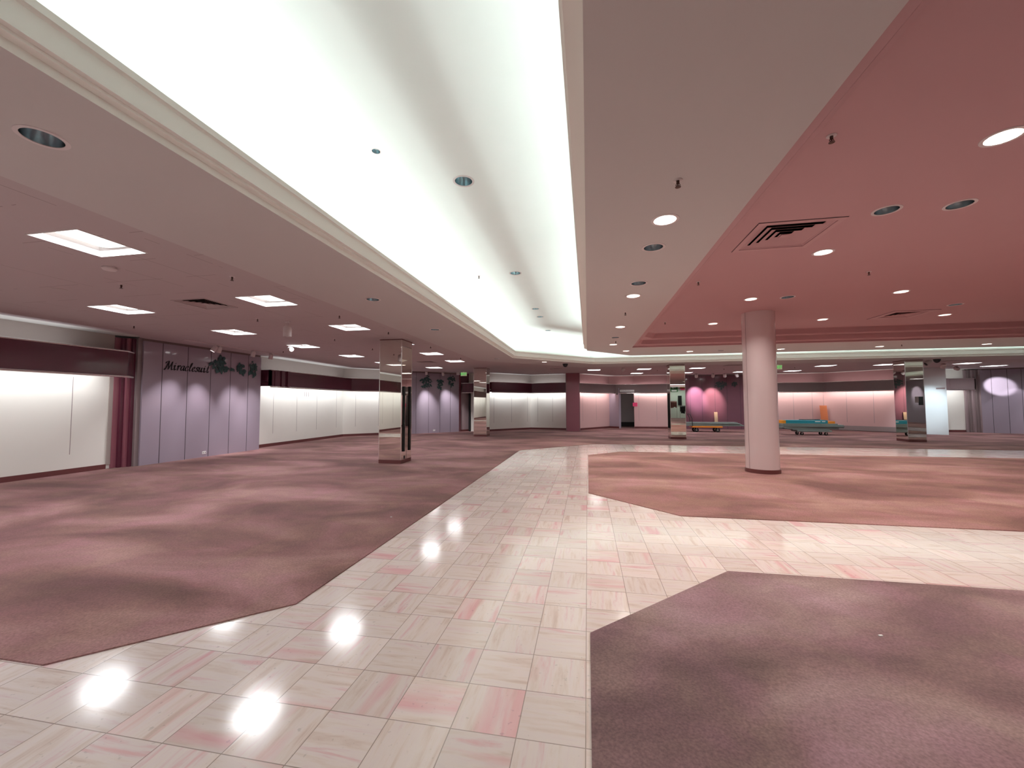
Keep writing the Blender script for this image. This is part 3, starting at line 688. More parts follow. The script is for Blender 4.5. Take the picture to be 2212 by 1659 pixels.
b = MB(); b.box(0.30, 0.306, -0.05, 0.16, 0.28, 0.36, 'base'); b.build('outlet', c2, local=True)
c3 = mirror_column(3.67, 18.05, 'far middle mirror column reflecting a shop, left of the round column')
c4 = mirror_column(12.15, 18.12, 'far right mirror column with a black notice on its front face')
for c, dx in ((c4, 0.10),):
    b = MB(); b.box(dx, dx + 0.14, -0.312, -0.300, 1.39, 1.71, 'black'); b.build('notice', c, local=True)
    b = MB(); b.box(dx - 0.12, dx, -0.304, -0.300, 1.48, 1.71, 'taupe'); b.build('paper_note', c, local=True)

# ------------------------------------------------------------------ round column
t = thing('round_column', 'round glossy pink column with maroon base standing on the carpet island', 'column', (3.69, 9.65, 0))
b = MB(); b.lathe([(0.335, 0.0), (0.335, 0.085), (0.325, 0.092)], 'base', 64); b.build('base_ring', t, smooth=True, local=True)
b = MB(); b.lathe([(0.32, 0.08), (0.32, 3.45)], 'column', 96); b.build('shaft', t, smooth=True, local=True)
b = MB(); a = math.radians(222); b.box(-0.004, 0.004, -0.324, -0.318, 0.09, 3.45, 'mauve')
o = b.build('shaft_seam', t, local=True); o.rotation_euler.z = math.radians(-68)

# ------------------------------------------------------------------ ceiling lights
proto = None
for x, y, lb in PANELS:
    if proto is None:
        t = thing('ceiling_light', lb, 'ceiling light', (x, y, ZT), 'square recessed ceiling lights')
        b = MB(); h = HP
        for (x0, x1, y0, y1) in ((-h - .012, h + .012, -h - .012, -h), (-h - .012, h + .012, h, h + .012), (-h - .012, -h, -h, h), (h, h + .012, -h, h)): b.box(x0, x1, y0, y1, -0.006, 0.002, 'white')
        b.build('frame', t, local=True)
        b = MB(); i = 0.24
        b.add([(-h, -h, 0), (h, -h, 0), (h, h, 0), (-h, h, 0), (-i, -i, 0.09), (i, -i, 0.09), (i, i, 0.09), (-i, i, 0.09)], [(0, 1, 5, 4), (1, 2, 6, 5), (2, 3, 7, 6), (3, 0, 4, 7)], 'white')
        b.build('housing', t, local=True)
        b = MB(); vs = []; n = 9
        for k in range(n):
            a = PI * k / (n - 1); vs += [(-i * math.cos(a), -i, 0.092 - 0.035 * math.sin(a)), (-i * math.cos(a), i, 0.092 - 0.035 * math.sin(a))]
        b.add(vs, [(2 * k, 2 * k + 1, 2 * k + 3, 2 * k + 2) for k in range(n - 1)], 'e_panel'); b.build('lens', t, local=True, smooth=True)
        area('panel_lamp', t, (0, 0, 0.045), 0.54, 0.54, P_PANEL, WHITE, spread=math.radians(160))
        proto = t
    else: copy_tree(proto, (x, y, ZT), label=lb)
protos = {}
for x, y, z, st, r, lb in DOWN:
    if st not in protos:
        t = thing('downlight', lb, 'downlight', (x, y, z), 'round recessed downlights'); R = 0.105
        b = MB(); b.lathe([(R * 0.9, 0.004), (R * 0.9, -0.004), (R * 1.12, -0.004), (R * 1.14, 0.002)], 'fitting', 32); b.build('trim_ring', t, local=True, smooth=True)
        b = MB(); b.lathe([(R * 0.9, 0.0), (R * 0.86, 0.05), (R * 0.62, 0.13)], 'reflector' if st != 'on' else 'white', 32)
        if st == 'off': b.lathe([(R * 0.62, 0.13), (R * 0.45, 0.14), (R * 0.45, 0.19)], 'black', 24, cap1=True)
        b.build('reflector', t, local=True, smooth=True)
        if st == 'on':
            b = MB(); b.lathe([(R * 0.82, 0.045), (R * 0.45, 0.03), (0.002, 0.026)], 'e_down', 24); b.build('lamp', t, local=True, smooth=True)
            area('downlight_lamp', t, (0, 0, 0.012), 0.15, 0.15, P_DOWN, WARM, shape='DISK', spread=math.radians(130))
        elif st == 'dim':
            b = MB(); b.lathe([(R * 0.5, 0.10), (R * 0.3, 0.07), (0.002, 0.065)], 'e_dim', 20); b.build('lamp', t, local=True, smooth=True)
        else:
            b = MB(); b.lathe([(R * 0.22, 0.15), (R * 0.30, 0.12), (R * 0.28, 0.10), (0.002, 0.09)], 'white', 16); b.build('lamp', t, local=True, smooth=True)
        protos[st] = t; t.scale = (r / R,) * 3
    else:
        c = copy_tree(protos[st], (x, y, z), label=lb); c.scale = (r / 0.105,) * 3
# ------------------------------------------------------------------ vents
for k, (x, y, z, h, m, lb) in enumerate(VENTS):
    t = thing('air_vent', lb, 'air vent', (x, y, z), 'square louvred air vents')
    big = k == 0
    o_ = 0.43 if z == ZP else 0.31
    b = MB()
    for (x0, x1, y0, y1) in ((-o_, o_, -o_, -h), (-o_, o_, h, o_), (-o_, -h, -h, h), (h, o_, -h, h)): b.box(x0, x1, y0, y1, -0.008, 0.0, m)
    if z == ZP:
        for (x0, x1, y0, y1) in ((-o_ - .006, o_ + .006, -o_ - .006, -o_), (-o_ - .006, o_ + .006, o_, o_ + .006), (-o_ - .006, -o_, -o_, o_), (o_, o_ + .006, -o_, o_)): b.box(x0, x1, y0, y1, -0.003, 0.001, 'seam')
    b.build('frame', t, local=True)
    b = MB(); n = 5
    for j in range(n):
        r1 = h * (1 - j / n) * 0.985; r0 = r1 - h / n * 0.95; za, zb = 0.022, -0.004
        b.add([(s * r0, u * r0, za) for s, u in ((-1, -1), (1, -1), (1, 1), (-1, 1))] + [(s * r1, u * r1, zb) for s, u in ((-1, -1), (1, -1), (1, 1), (-1, 1))], [(i, (i + 1) % 4, 4 + (i + 1) % 4, 4 + i) for i in range(4)], m)
    b.box(-0.045, 0.045, -0.045, 0.045, -0.004, 0.0, m)
    o = b.build('louvre', t, local=True)
    b = MB(); b.add([(-h, -h, 0), (h, -h, 0), (h, h, 0), (-h, h, 0), (-h, -h, 0.2), (h, -h, 0.2), (h, h, 0.2), (-h, h, 0.2)], [(0, 1, 5, 4), (1, 2, 6, 5), (2, 3, 7, 6), (3, 0, 4, 7), (4, 5, 6, 7)], 'dark'); b.build('duct', t, local=True)
# ------------------------------------------------------------------ sprinklers
SPR = [(0.663, 3.04, ZC, 'dark sprinkler head in the beige soffit nearest the camera, before the first lit downlight'), (0.68, 7.39, ZC, 'dark sprinkler head in the beige soffit between the second and third lit downlights'),
       (0.74, 10.79, ZC, 'dark sprinkler head in the beige soffit before its last lit downlight'), (-4.45, 4.38, ZT, 'dark sprinkler head in the tiled ceiling before the second light beside the left soffit'),
       (-6.22, 4.39, ZT, 'dark sprinkler head in the tiled ceiling nearest the white smoke detector'), (-4.48, 6.71, ZT, 'dark sprinkler head at the edge of the left soffit between two square ceiling lights'),
       (-6.21, 9.12, ZT, 'dark sprinkler head in the tiled ceiling left of the near mirror column top'), (-6.18, 6.67, ZT, 'dark sprinkler head in the tiled ceiling beside the white hanging spotlight'),
       (-9.16, 10.9, ZT, 'dark sprinkler head in the tiled ceiling close to the lettered lilac wall'), (-6.18, 10.89, ZT, 'dark sprinkler head in the tiled ceiling just left of the near mirror column'),
       (-4.42, 8.47, ZT, 'dark sprinkler head directly above the near mirror column in the photo'), (-4.37, 10.87, ZT, 'dark sprinkler head just right of the near mirror column'),
       (-4.4, 13.75, ZT, 'dark sprinkler head between the last two square lights beside the left soffit'), (3.38, 20.8, ZT, 'dark sprinkler head in the far ceiling left of the middle mirror column'),
       (6.36, 20.64, ZT, 'dark sprinkler head in the far ceiling before the plum wall'), (9.33, 20.54, ZT, 'dark sprinkler head in the far ceiling beside the exit sign right of the round column'),
       (-2.06, 21.74, ZT, 'dark sprinkler head before the burgundy canopy of the far cream bay'), (-9.22, 6.77, ZT, 'dark sprinkler head near the left wall, above the burgundy canopy end'),
       (1.79, 3.28, ZP, 'dark sprinkler head in the pink ceiling nearest the camera'), (1.79, 6.94, ZP, 'dark sprinkler head in the pink ceiling near its left edge, beyond the big vent'),
       (4.18, 6.89, ZP, 'dark sprinkler head in the middle of the pink ceiling right of the column'), (1.87, 10.27, ZP, 'dark sprinkler head in the far left corner of the pink ceiling'),
       (4.2, 10.2, ZP, 'dark sprinkler head in the pink ceiling touching the round column top in the photo'), (8.6, 13.0, ZC, 'dark sprinkler head in the far soffit strip above the right mirror column'),
       (*up_xy(-2.03, 7.47), ZU, 'small sprinkler head in the bright cove ceiling')]
pr = None
for x, y, z, lb in SPR:  # one head, copied
    if pr is None:
        t = thing('sprinkler_head', lb, 'sprinkler', (x, y, z), 'ceiling sprinkler heads')
        b = MB(); b.lathe([(0.04, 0.001), (0.038, -0.004), (0.014, -0.006)], 'fitting', 20); b.build('escutcheon', t, local=True, smooth=True)
        b = MB(); b.lathe([(0.013, -0.004), (0.013, -0.03), (0.006, -0.034), (0.006, -0.05)], 'sprink', 14)
        b.tube([(-0.011, 0, -0.03), (-0.018, 0, -0.042), (0, 0, -0.056), (0.018, 0, -0.042), (0.011, 0, -0.03)], 0.003, 'sprink', 6)
        b.lathe([(0.024, -0.058), (0.024, -0.061), (0.004, -0.056)], 'sprink', 14, cap0=True); b.build('nozzle', t, local=True, smooth=True)
        t.scale = (0.85,) * 3; pr = t
    else: copy_tree(pr, (x, y, z), label=lb)
b = MB(); b.lathe([(0.07, 0), (0.072, -0.02), (0.06, -0.035), (0.0, -0.036)], 'fitting', 28); o = b.build('smoke_detector', smooth=True); o.location = (-5.57, 3.8, ZT)
tag(o, 'round white smoke detector on the tiled ceiling beyond the nearest square light', 'smoke detector')
b = MB(); b.lathe([(0.09, 0), (0.09, -0.006), (0.075, -0.008), (0.0, -0.008)], 'tileplate', 28); o = b.build('ceiling_speaker', smooth=True); o.location = (-7.33, 4.4, ZT)
tag(o, 'flush round mauve speaker plate on the tiled ceiling at left', 'speaker')
for (x, y, z), lb in (((-0.87, 16.55, ZC), 'black dome camera under the far white cove left of the burgundy pillar'), ((12.85, 17.75, ZC), 'black dome camera just right of the far right mirror column')):
    t = thing('dome_camera', lb, 'camera', (x, y, z), 'black dome cameras')
    b = MB(); b.lathe([(0.11, 0.0), (0.11, -0.03)], 'black', 24); b.build('housing', t, local=True, smooth=True)
    b = MB(); b.lathe([(0.10, -0.03)] + [(0.10 * math.cos(a * PI / 16), -0.03 - 0.11 * math.sin(a * PI / 16)) for a in range(1, 9)], 'black', 24); b.build('dome', t, local=True, smooth=True)

# ------------------------------------------------------------------ track spotlights
def spotlight(loc, aim, label, power=0, lit=False, r=0.062, L=0.17, col=(1, 0.97, 1), cone=38, blend=1.0, drop=0.10):
    x, y, z = loc; t = thing('track_spotlight', label, 'spotlight', (x, y, z), 'white track spotlights')
    b = MB(); b.box(-0.05, 0.05, -0.02, 0.02, -0.02, 0.0, 'fitting'); b.tube([(0, 0, -0.01), (0, 0, -drop)], 0.012, 'fitting', 8); b.build('mount', t, local=True)
    d = (Vector(aim) - Vector((x, y, z - drop))).normalized(); q = d.to_track_quat('-Z', 'Y').to_matrix()
    c = Vector((0, 0, -drop))
    b = MB(); b.lathe([(r * 0.55, L * 0.55), (r * 0.9, L * 0.42), (r, L * 0.25), (r, -L * 0.45), (r * 0.9, -L * 0.45), (r * 0.88, -L * 0.36)], 'fitting', 24, c=tuple(c), mtx=q, cap0=True); b.build('lamp_head', t, local=True, smooth=True)
    b = MB(); b.lathe([(r * 0.86, -L * 0.37), (0.002, -L * 0.34)], 'e_spot' if lit else 'black', 20, c=tuple(c), mtx=q); b.build('lens', t, local=True, smooth=True)
    if power:
        l = bpy.data.lights.new('spot_lamp', 'SPOT'); l.energy = power * K_SPOT; l.color = col; l.spot_size = math.radians(cone); l.spot_blend = blend; l.shadow_soft_size = 0.03
        o = bpy.data.objects.new('spot_lamp', l); COL.objects.link(o); o.parent = t; o.location = c + q @ Vector((0, 0, -L * 0.5)); o.rotation_euler = q.to_euler()
    return t
spotlight((-5.8, 7.0, ZT), (-5.8, 7.05, 0.0), 'large looking white cylindrical spotlight hanging alone before the near mirror column', r=0.075, L=0.22, drop=0.20)
spotlight((-8.05, 9.85, ZT), (-3, 7.0, 1.2), 'small lit spotlight beside a square light, facing the camera', lit=True)
spotlight((-9.95, 9.3, ZT - 0.023), (-10.7, 8.35, 0.85), 'pair member of white spotlights above the script lettering, upper one', 75, True, cone=47, blend=1.0)
spotlight((-9.95, 9.45, ZT - 0.03), (-10.7, 9.55, 0.85), 'pair member of white spotlights above the script lettering, lower one', 75, True, cone=47, blend=1.0)
spotlight((-9.85, 10.5, ZT - 0.023), (-10.7, 10.75, 0.6), 'white spotlight above the middle of the leaf decoration on the near lilac wall', 80, True, cone=52)
spotlight((-9.85, 11.2, ZT - 0.023), (-10.7, 11.4, 0.5), 'white spotlight at the far end of the near lilac wall', 60, True, cone=50)
spotlight((-7.75, 18.75, ZT - 0.023), (-8.0, 19.6, 1.15), 'left spotlight of the two before the far left lilac wall', 120, True, cone=46)
spotlight((-7.15, 19.45, ZT - 0.023), (-7.05, 20.5, 1.2), 'right spotlight of the two before the far left lilac wall', 120, True, cone=46)
spotlight((-8.6, 18.0, ZT), (-8.9, 18.7, 1.3), 'spotlight hidden behind the near mirror column', 30, True)
spotlight((1.62, 19.1, ZT), (-1, 19.6, 1.4), 'single tilted spotlight with lit face between square lights left of the middle mirror column', lit=True, r=0.075)
for k, (x, ax, az, pw, cc) in enumerate(((5.9, 6.15, 1.85, 250, (1, 0.86, 1)), (6.75, 7.05, 1.75, 220, (1, 0.80, 0.72)), (7.35, 7.4, 1.0, 0, WHITE), (7.95, 8.2, 1.0, 0, WHITE), (8.45, 9.0, 1.0, 0, WHITE))):
    spotlight((x, 23.75, ZT - 0.023), (ax, 25.0, az) if pw else (ax + 0.15, 24.3, 2.4), ('first', 'second', 'third', 'fourth', 'fifth')[k] + ' spotlight from the left in the row before the plum wall', pw, bool(pw), col=cc, cone=44, blend=0.8, r=0.085, L=0.21)
spotlight((12.95, 18.3, ZT), (11.9, 18.3, 2.3), 'bright white tilted spotlight just right of the right mirror column top', r=0.085, L=0.22)
spotlight((14.7, 20.0, ZT), (15.62, 22.1, 1.3), 'spotlight aimed at the bluish lit white panel', 130, False, col=(0.80, 0.93, 1.0), cone=44, blend=0.9, r=0.085, L=0.2)
spotlight((16.45, 21.7, ZT), (19.38, 23.41, 2.28), 'spotlight with pale lit face before the short mauve canopy', 560, True, col=(0.95, 0.95, 1.0), cone=16, blend=0.5, r=0.085, L=0.2)
spotlight((20.0, 22.4, ZT), (19.6, 23.35, 0.9), 'left of the two spotlights at the far right lilac wall', 25, False, col=(0.95, 0.93, 1.0), cone=48, blend=0.35, r=0.085, L=0.2)
spotlight((20.8, 22.2, ZT), (20.5, 22.95, 1.0), 'right of the two spotlights at the far right lilac wall, by the photo edge', 60, False, cone=40, r=0.085, L=0.2)
spotlight((22.9, 0.4, ZT), (24.0, 0.6, 2.1), 'white spotlight on the right wall outside the frame', 60, True, cone=55, r=0.085)
for nm, p0, p1, lb in (('n', (-9.9, 8.4), (-9.9, 11.6), 'thin ceiling track before the lettered lilac wall'), ('p', (5.3, 23.75), (8.9, 23.75), 'thin ceiling track before the plum wall'), ('f', (-8.7, 17.95), (-6.7, 19.9), 'thin ceiling track before the far left lilac wall')):
    b = MB(); b.obox(p0, p1, -0.018, 0.018, ZT - 0.022, ZT, 'fitting'); tag(b.build('lighting_track'), lb, 'track')

# ------------------------------------------------------------------ cove fluorescent lamps (inside the troughs)
for path, sgn in ((COVE_OUT, -1), (COVE_IN, 1)):
    for p, q in zip(path[:-1], path[1:]):
        a, c = Vector(p), Vector(q); L = (c - a).length; tt = (c - a).normalized(); r = Vector((tt.y, -tt.x))
        n = max(1, int(L // 6)); 
        for k in range(n):
            m0 = a + tt * L * (k + 0.5) / n + r * (0.13 * sgn)
            o = area('cove_lamp', None, (m0.x, m0.y, 3.21), L / n * 0.98, 0.05, P_COVE * (1.08 if sgn < 0 else 0.85) * L / n, COOL)
            d = Vector((-r.x * sgn * 0.95, -r.y * sgn * 0.95, 1.0)); X = Vector((tt.x, tt.y, 0)); Z = -d.normalized(); Y = Z.cross(X).normalized()
            o.rotation_euler = Matrix((X, Y, Z)).transposed().to_euler()

# ------------------------------------------------------------------ EXIT signs
def exit_sign(loc, rz, label):
    t = thing('exit_sign', label, 'exit sign', loc, 'green exit signs', rz)
    b = MB(); b.box(-0.16, 0.16, -0.02, 0.02, -0.21, -0.02, 'exitbg'); b.box(-0.02, 0.02, -0.01, 0.01, -0.02, 0.0, 'white'); b.build('housing', t, local=True)
    text_obj('EXIT', 0.155, 'e_exit', 'lettering', t, (0.0, -0.024, -0.115), (PI / 2, 0, 0), 0.002, bold=0.004)
    return t
exit_sign((-6.2, 19.9, ZT), 0, 'green EXIT sign hanging at far left before the dark alcove')
exit_sign((7.98, 19.0, ZT), 0, 'green EXIT sign hanging just right of the round pink column')
b = MB(); b.box(-6.60, -6.44, 19.9, 20.0, 2.97, 3.121, 'fitting'); tag(b.build('emergency_light', bevel=0.01), 'small white emergency light box left of the far left exit sign', 'emergency light')

# ------------------------------------------------------------------ sign over the doorway, notices
t = thing('doorway_sign', 'small white Fitting Rooms sign on the taupe canopy over the dark doorway', 'sign', (2.3, 24.83, 2.17))
b = MB(); b.box(1.90, 2.72, 24.83, 24.855, 2.17, 2.29, 'paper'); b.build('sign_plate', t)
text_obj('Fitting Rooms', 0.095, 'slot', 'lettering', t, (-0.10, -0.003, 0.06), (PI / 2, 0, 0), 0.001)
b = MB(); b.box(2.64, 2.90, 25.02, 25.03, 1.31, 1.53, 'hotpink'); tag(b.build('notice'), 'hot pink paper notice at the left edge of the pink wall by the doorway', 'notice')
b = MB(); b.box(9.0, 9.75, 24.955, 24.975, 2.34, 2.37, 'paper'); tag(b.build('label_strip'), 'thin white strip on the taupe canopy right of the round column', 'strip')
b = MB(); b.box(1.70, 1.76, 24.84, 24.9, 2.0, 2.1, 'black'); tag(b.build('security_camera'), 'tiny black wall camera at the top of the lilac panel left of the doorway', 'camera')
def outlet(loc, rz, lb):
    t = thing('wall_outlet', lb, 'outlet', loc, 'wall outlets', rz)
    b = MB(); b.box(-0.06, 0.06, -0.008, 0.0, -0.04, 0.04, 'white'); b.build('plate', t, local=True, bevel=0.002)
    for s in (-1, 1):
        b = MB(); b.box(s * 0.028 - 0.012, s * 0.028 + 0.012, -0.011, -0.007, -0.018, 0.018, 'slot'); b.build('socket', t, local=True)
outlet((-10.7, 9.79, 0.13), PI / 2, 'white outlet low on the lettered lilac wall')
outlet((-7.75, 19.82, 0.14), PI / 4, 'white outlet low on the far left lilac wall')

# ------------------------------------------------------------------ lettering on the lilac wall, drawn with a broad nib
GL = {  # strokes in a unit x-height box, y up; width advance
    'M': (1.75, [[(0.05, 0.12), (0.0, 0.0), (0.12, -0.03), (0.3, 0.4), (0.5, 1.2), (0.62, 1.62), (0.45, 1.66), (0.2, 1.5), (0.1, 1.25)], [(0.62, 1.62), (0.70, 0.8), (0.74, 0.05)], [(0.74, 0.05), (1.0, 0.7), (1.32, 1.62)], [(1.32, 1.62), (1.30, 0.8), (1.36, 0.1), (1.5, 0.0), (1.62, 0.15)]]),
    'i': (0.72, [[(0.0, 0.75), (0.16, 0.98), (0.22, 0.9), (0.16, 0.4), (0.2, 0.04), (0.34, 0.02), (0.5, 0.25)], [(0.26, 1.32), (0.30, 1.38)]]),
    'r': (0.72, [[(0.0, 0.75), (0.16, 0.98), (0.2, 0.85), (0.12, 0.0)], [(0.15, 0.55), (0.36, 0.95), (0.55, 1.0), (0.6, 0.85)]]),
    'a': (0.92, [[(0.66, 0.9), (0.42, 1.0), (0.14, 0.75), (0.06, 0.3), (0.18, 0.02), (0.40, 0.12), (0.62, 0.55), (0.70, 0.96)], [(0.70, 0.96), (0.62, 0.4), (0.66, 0.05), (0.78, 0.03), (0.9, 0.2)]]),
    'c': (0.86, [[(0.62, 0.78), (0.55, 0.98), (0.32, 0.95), (0.1, 0.6), (0.08, 0.2), (0.28, 0.0), (0.52, 0.08), (0.68, 0.28)]]),
    'l': (0.62, [[(0.1, 0.5), (0.35, 1.1), (0.48, 1.6), (0.40, 1.75), (0.26, 1.5), (0.14, 0.8), (0.12, 0.2), (0.24, 0.0), (0.45, 0.18)]]),
    'e': (0.74, [[(0.12, 0.42), (0.42, 0.55), (0.58, 0.78), (0.46, 0.98), (0.24, 0.85), (0.08, 0.45), (0.16, 0.08), (0.36, 0.0), (0.66, 0.25)]]),
    's': (0.72, [[(0.62, 0.9), (0.42, 1.02), (0.26, 0.85), (0.34, 0.6), (0.52, 0.35), (0.46, 0.08), (0.22, 0.0), (0.05, 0.14)]]),
    'u': (1.12, [[(0.0, 0.75), (0.16, 0.98), (0.2, 0.8), (0.12, 0.3), (0.22, 0.02), (0.42, 0.12), (0.62, 0.5), (0.70, 0.96)], [(0.70, 0.96), (0.62, 0.4), (0.68, 0.05), (0.80, 0.03), (0.95, 0.22)]]),
    't': (0.70, [[(0.34, 1.42), (0.22, 0.8), (0.16, 0.25), (0.26, 0.0), (0.42, 0.04), (0.58, 0.25)], [(0.04, 0.98), (0.52, 1.02)]]),
}
def nib(points, scale, ox, slant=0.18, w_=0.17, th=0.012):
    """sweep a slanted broad nib along a smoothed stroke in the (u, z) plane, return prisms"""
    P = [Vector((p[0] + slant * p[1], p[1])) for p in points]; pts = []
    for i in range(len(P) - 1):
        p0, p1, p2, p3 = P[max(i - 1, 0)], P[i], P[i + 1], P[min(i + 2, len(P) - 1)]
        for k in range(5):
            s = k / 5; pts.append(0.5 * ((2 * p1) + (p2 - p0) * s + (2 * p0 - 5 * p1 + 4 * p2 - p3) * s * s + (3 * p1 - p0 - 3 * p2 + p3) * s ** 3))
    pts.append(P[-1]); nv = Vector((math.cos(0.45), math.sin(0.45))) * w_ / 2; nh = Vector((-math.sin(0.45), math.cos(0.45))) * 0.022
    out = []
    for a, c in zip(pts[:-1], pts[1:]):
        quad = [a - nv - nh, a + nv - nh, a + nv + nh, a - nv + nh, c - nv - nh, c + nv - nh, c + nv + nh, c - nv + nh]
        # convex hull of the two nib rectangles
        q = sorted(set((round(v.x, 5), round(v.y, 5)) for v in quad)); h = []
        for seq in (q, q[::-1]):
            st = []
            for p in seq:
                while len(st) >= 2 and (st[-1][0] - st[-2][0]) * (p[1] - st[-2][1]) - (st[-1][1] - st[-2][1]) * (p[0] - st[-2][0]) <= 0: st.pop()
                st.append(p)
            h += st[:-1]
        out.append([((u + ox) * scale, v * scale) for u, v in h])
    return out
t = thing('wall_lettering', 'raised black script lettering Miraclesuit across the lilac wall panels', 'lettering', (-10.7, 8.60, 2.40))
TXT = 'Miraclesuit'; tot = sum(GL[c][0] for c in TXT); sc = 1.27 / (tot + 0.1); ox = 0.0
for i, ch in enumerate(TXT):
    b = MB()
    for st in GL[ch][1]:
        for h in nib(st, sc, ox):
            n = len(h); vs = [(0.012, u, v) for u, v in h] + [(0.0, u, v) for u, v in h]
            b.add(vs, [tuple(range(n)), tuple(range(n, 2 * n))[::-1]] + [(k, (k + 1) % n, n + (k + 1) % n, n + k) for k in range(n)], 'black')
    b.build('letter', t, local=True); ox += GL[ch][0]

# ------------------------------------------------------------------ leaf decorations
def leaf_cluster(origin, ux, clusters, label, m='leaf', n_leaf=26):
    """origin: point on the wall; ux: unit vector along the wall (photo right); leaves lie just off the wall"""
    nrm = Vector((ux[1], -ux[0], 0)); U = Vector((ux[0], ux[1], 0)); Z = Vector((0, 0, 1))
    t = thing('leaf_decoration', label, 'decoration', origin, 'green leaf decorations on the panelled walls')
    b = MB(); s = MB()
    for (cu, cz, ru, rz, cnt) in clusters:
        for k in range(cnt):
            a = random.uniform(0, 2 * PI); rr = math.sqrt(random.random()); u = cu + ru * rr * math.cos(a); z = cz + rz * rr * math.sin(a)
            L = random.uniform(0.09, 0.17); wd = L * random.uniform(0.4, 0.6); ang = random.uniform(-2.6, 0.2)
            dx, dz = math.cos(ang), math.sin(ang); lift = random.uniform(0.005, 0.02); pts = []
            for q, h in ((0, 0), (0.25, 0.8), (0.55, 1.0), (0.8, 0.55), (1, 0), (0.8, -0.55), (0.55, -1.0), (0.25, -0.8)):
                uu = u + dx * q * L - dz * h * wd / 2; zz = z + dz * q * L + dx * h * wd / 2
                p = U * uu + Z * zz + nrm * (lift + 0.012 * abs(h)); pts.append(p)
            n = len(pts); back = [p - nrm * 0.003 for p in pts]
            b.add(pts + back, [tuple(range(n)), tuple(range(n, 2 * n))[::-1]] + [(i, (i + 1) % n, n + (i + 1) % n, n + i) for i in range(n)], m)
        p = [U * (cu + ru * (k / 5 - 0.5) * 1.4) + Z * (cz + rz * (0.7 - abs(k / 5 - 0.4) * 2)) + nrm * 0.006 for k in range(6)]
        s.tube(p, 0.005, m, 5)
    b.build('leaves', t, local=True); s.build('stem', t, local=True)
    return t
leaf_cluster((-10.7, 10.2, 2.7), (0, 1), [(0.0, 0.0, 0.22, 0.16, 34), (0.02, 0.22, 0.10, 0.07, 8), (0.12, -0.16, 0.16, 0.06, 12), (-0.25, 0.0, 0.04, 0.05, 3), (0.4, -0.12, 0.04, 0.05, 3)], 'dark teal leaf spray above the end of the script lettering on the near lilac wall')
leaf_cluster((-10.7, 10.9, 2.68), (0, 1), [(0.0, 0.0, 0.12, 0.13, 22), (0.06, -0.15, 0.08, 0.10, 9)], 'small dark teal leaf spray in the middle of the near lilac wall')
leaf_cluster((-10.7, 11.4, 2.78), (0, 1), [(0.0, 0.0, 0.16, 0.12, 26), (0.08, -0.18, 0.05, 0.12, 8), (-0.1, -0.25, 0.06, 0.09, 7)], 'dark teal leaf spray at the far end of the near lilac wall')
u45 = (0.7071, 0.7071)
def on_g(s): return (G0[0] + u45[0] * s, G0[1] + u45[1] * s)
leaf_cluster((*on_g(1.55), 2.65), u45, [(-0.08, 0.05, 0.25, 0.18, 40), (-0.1, -0.2, 0.25, 0.08, 18), (0.0, 0.28, 0.08, 0.07, 7)], 'large teal leaf spray, left on the far left lilac wall')
leaf_cluster((*on_g(2.25), 2.6), u45, [(0.0, 0.05, 0.15, 0.15, 24), (-0.03, -0.2, 0.10, 0.10, 10)], 'middle teal leaf spray on the far left lilac wall')
leaf_cluster((*on_g(2.85), 2.78), u45, [(0.05, 0.05, 0.22, 0.14, 26), (0.0, -0.22, 0.12, 0.12, 10)], 'right teal leaf spray on the far left lilac wall, partly behind a spotlight')
leaf_cluster((7.5, 25.0, 2.62), (1, 0), [(0.0, 0.0, 0.25, 0.16, 34), (0.05, -0.2, 0.08, 0.10, 8)], 'dim green leaf spray at the middle of the plum wall', 'leafd')
leaf_cluster((8.18, 25.0, 2.60), (1, 0), [(0.0, 0.0, 0.14, 0.12, 20)], 'dim green leaf spray at the right of the plum wall', 'leafd')

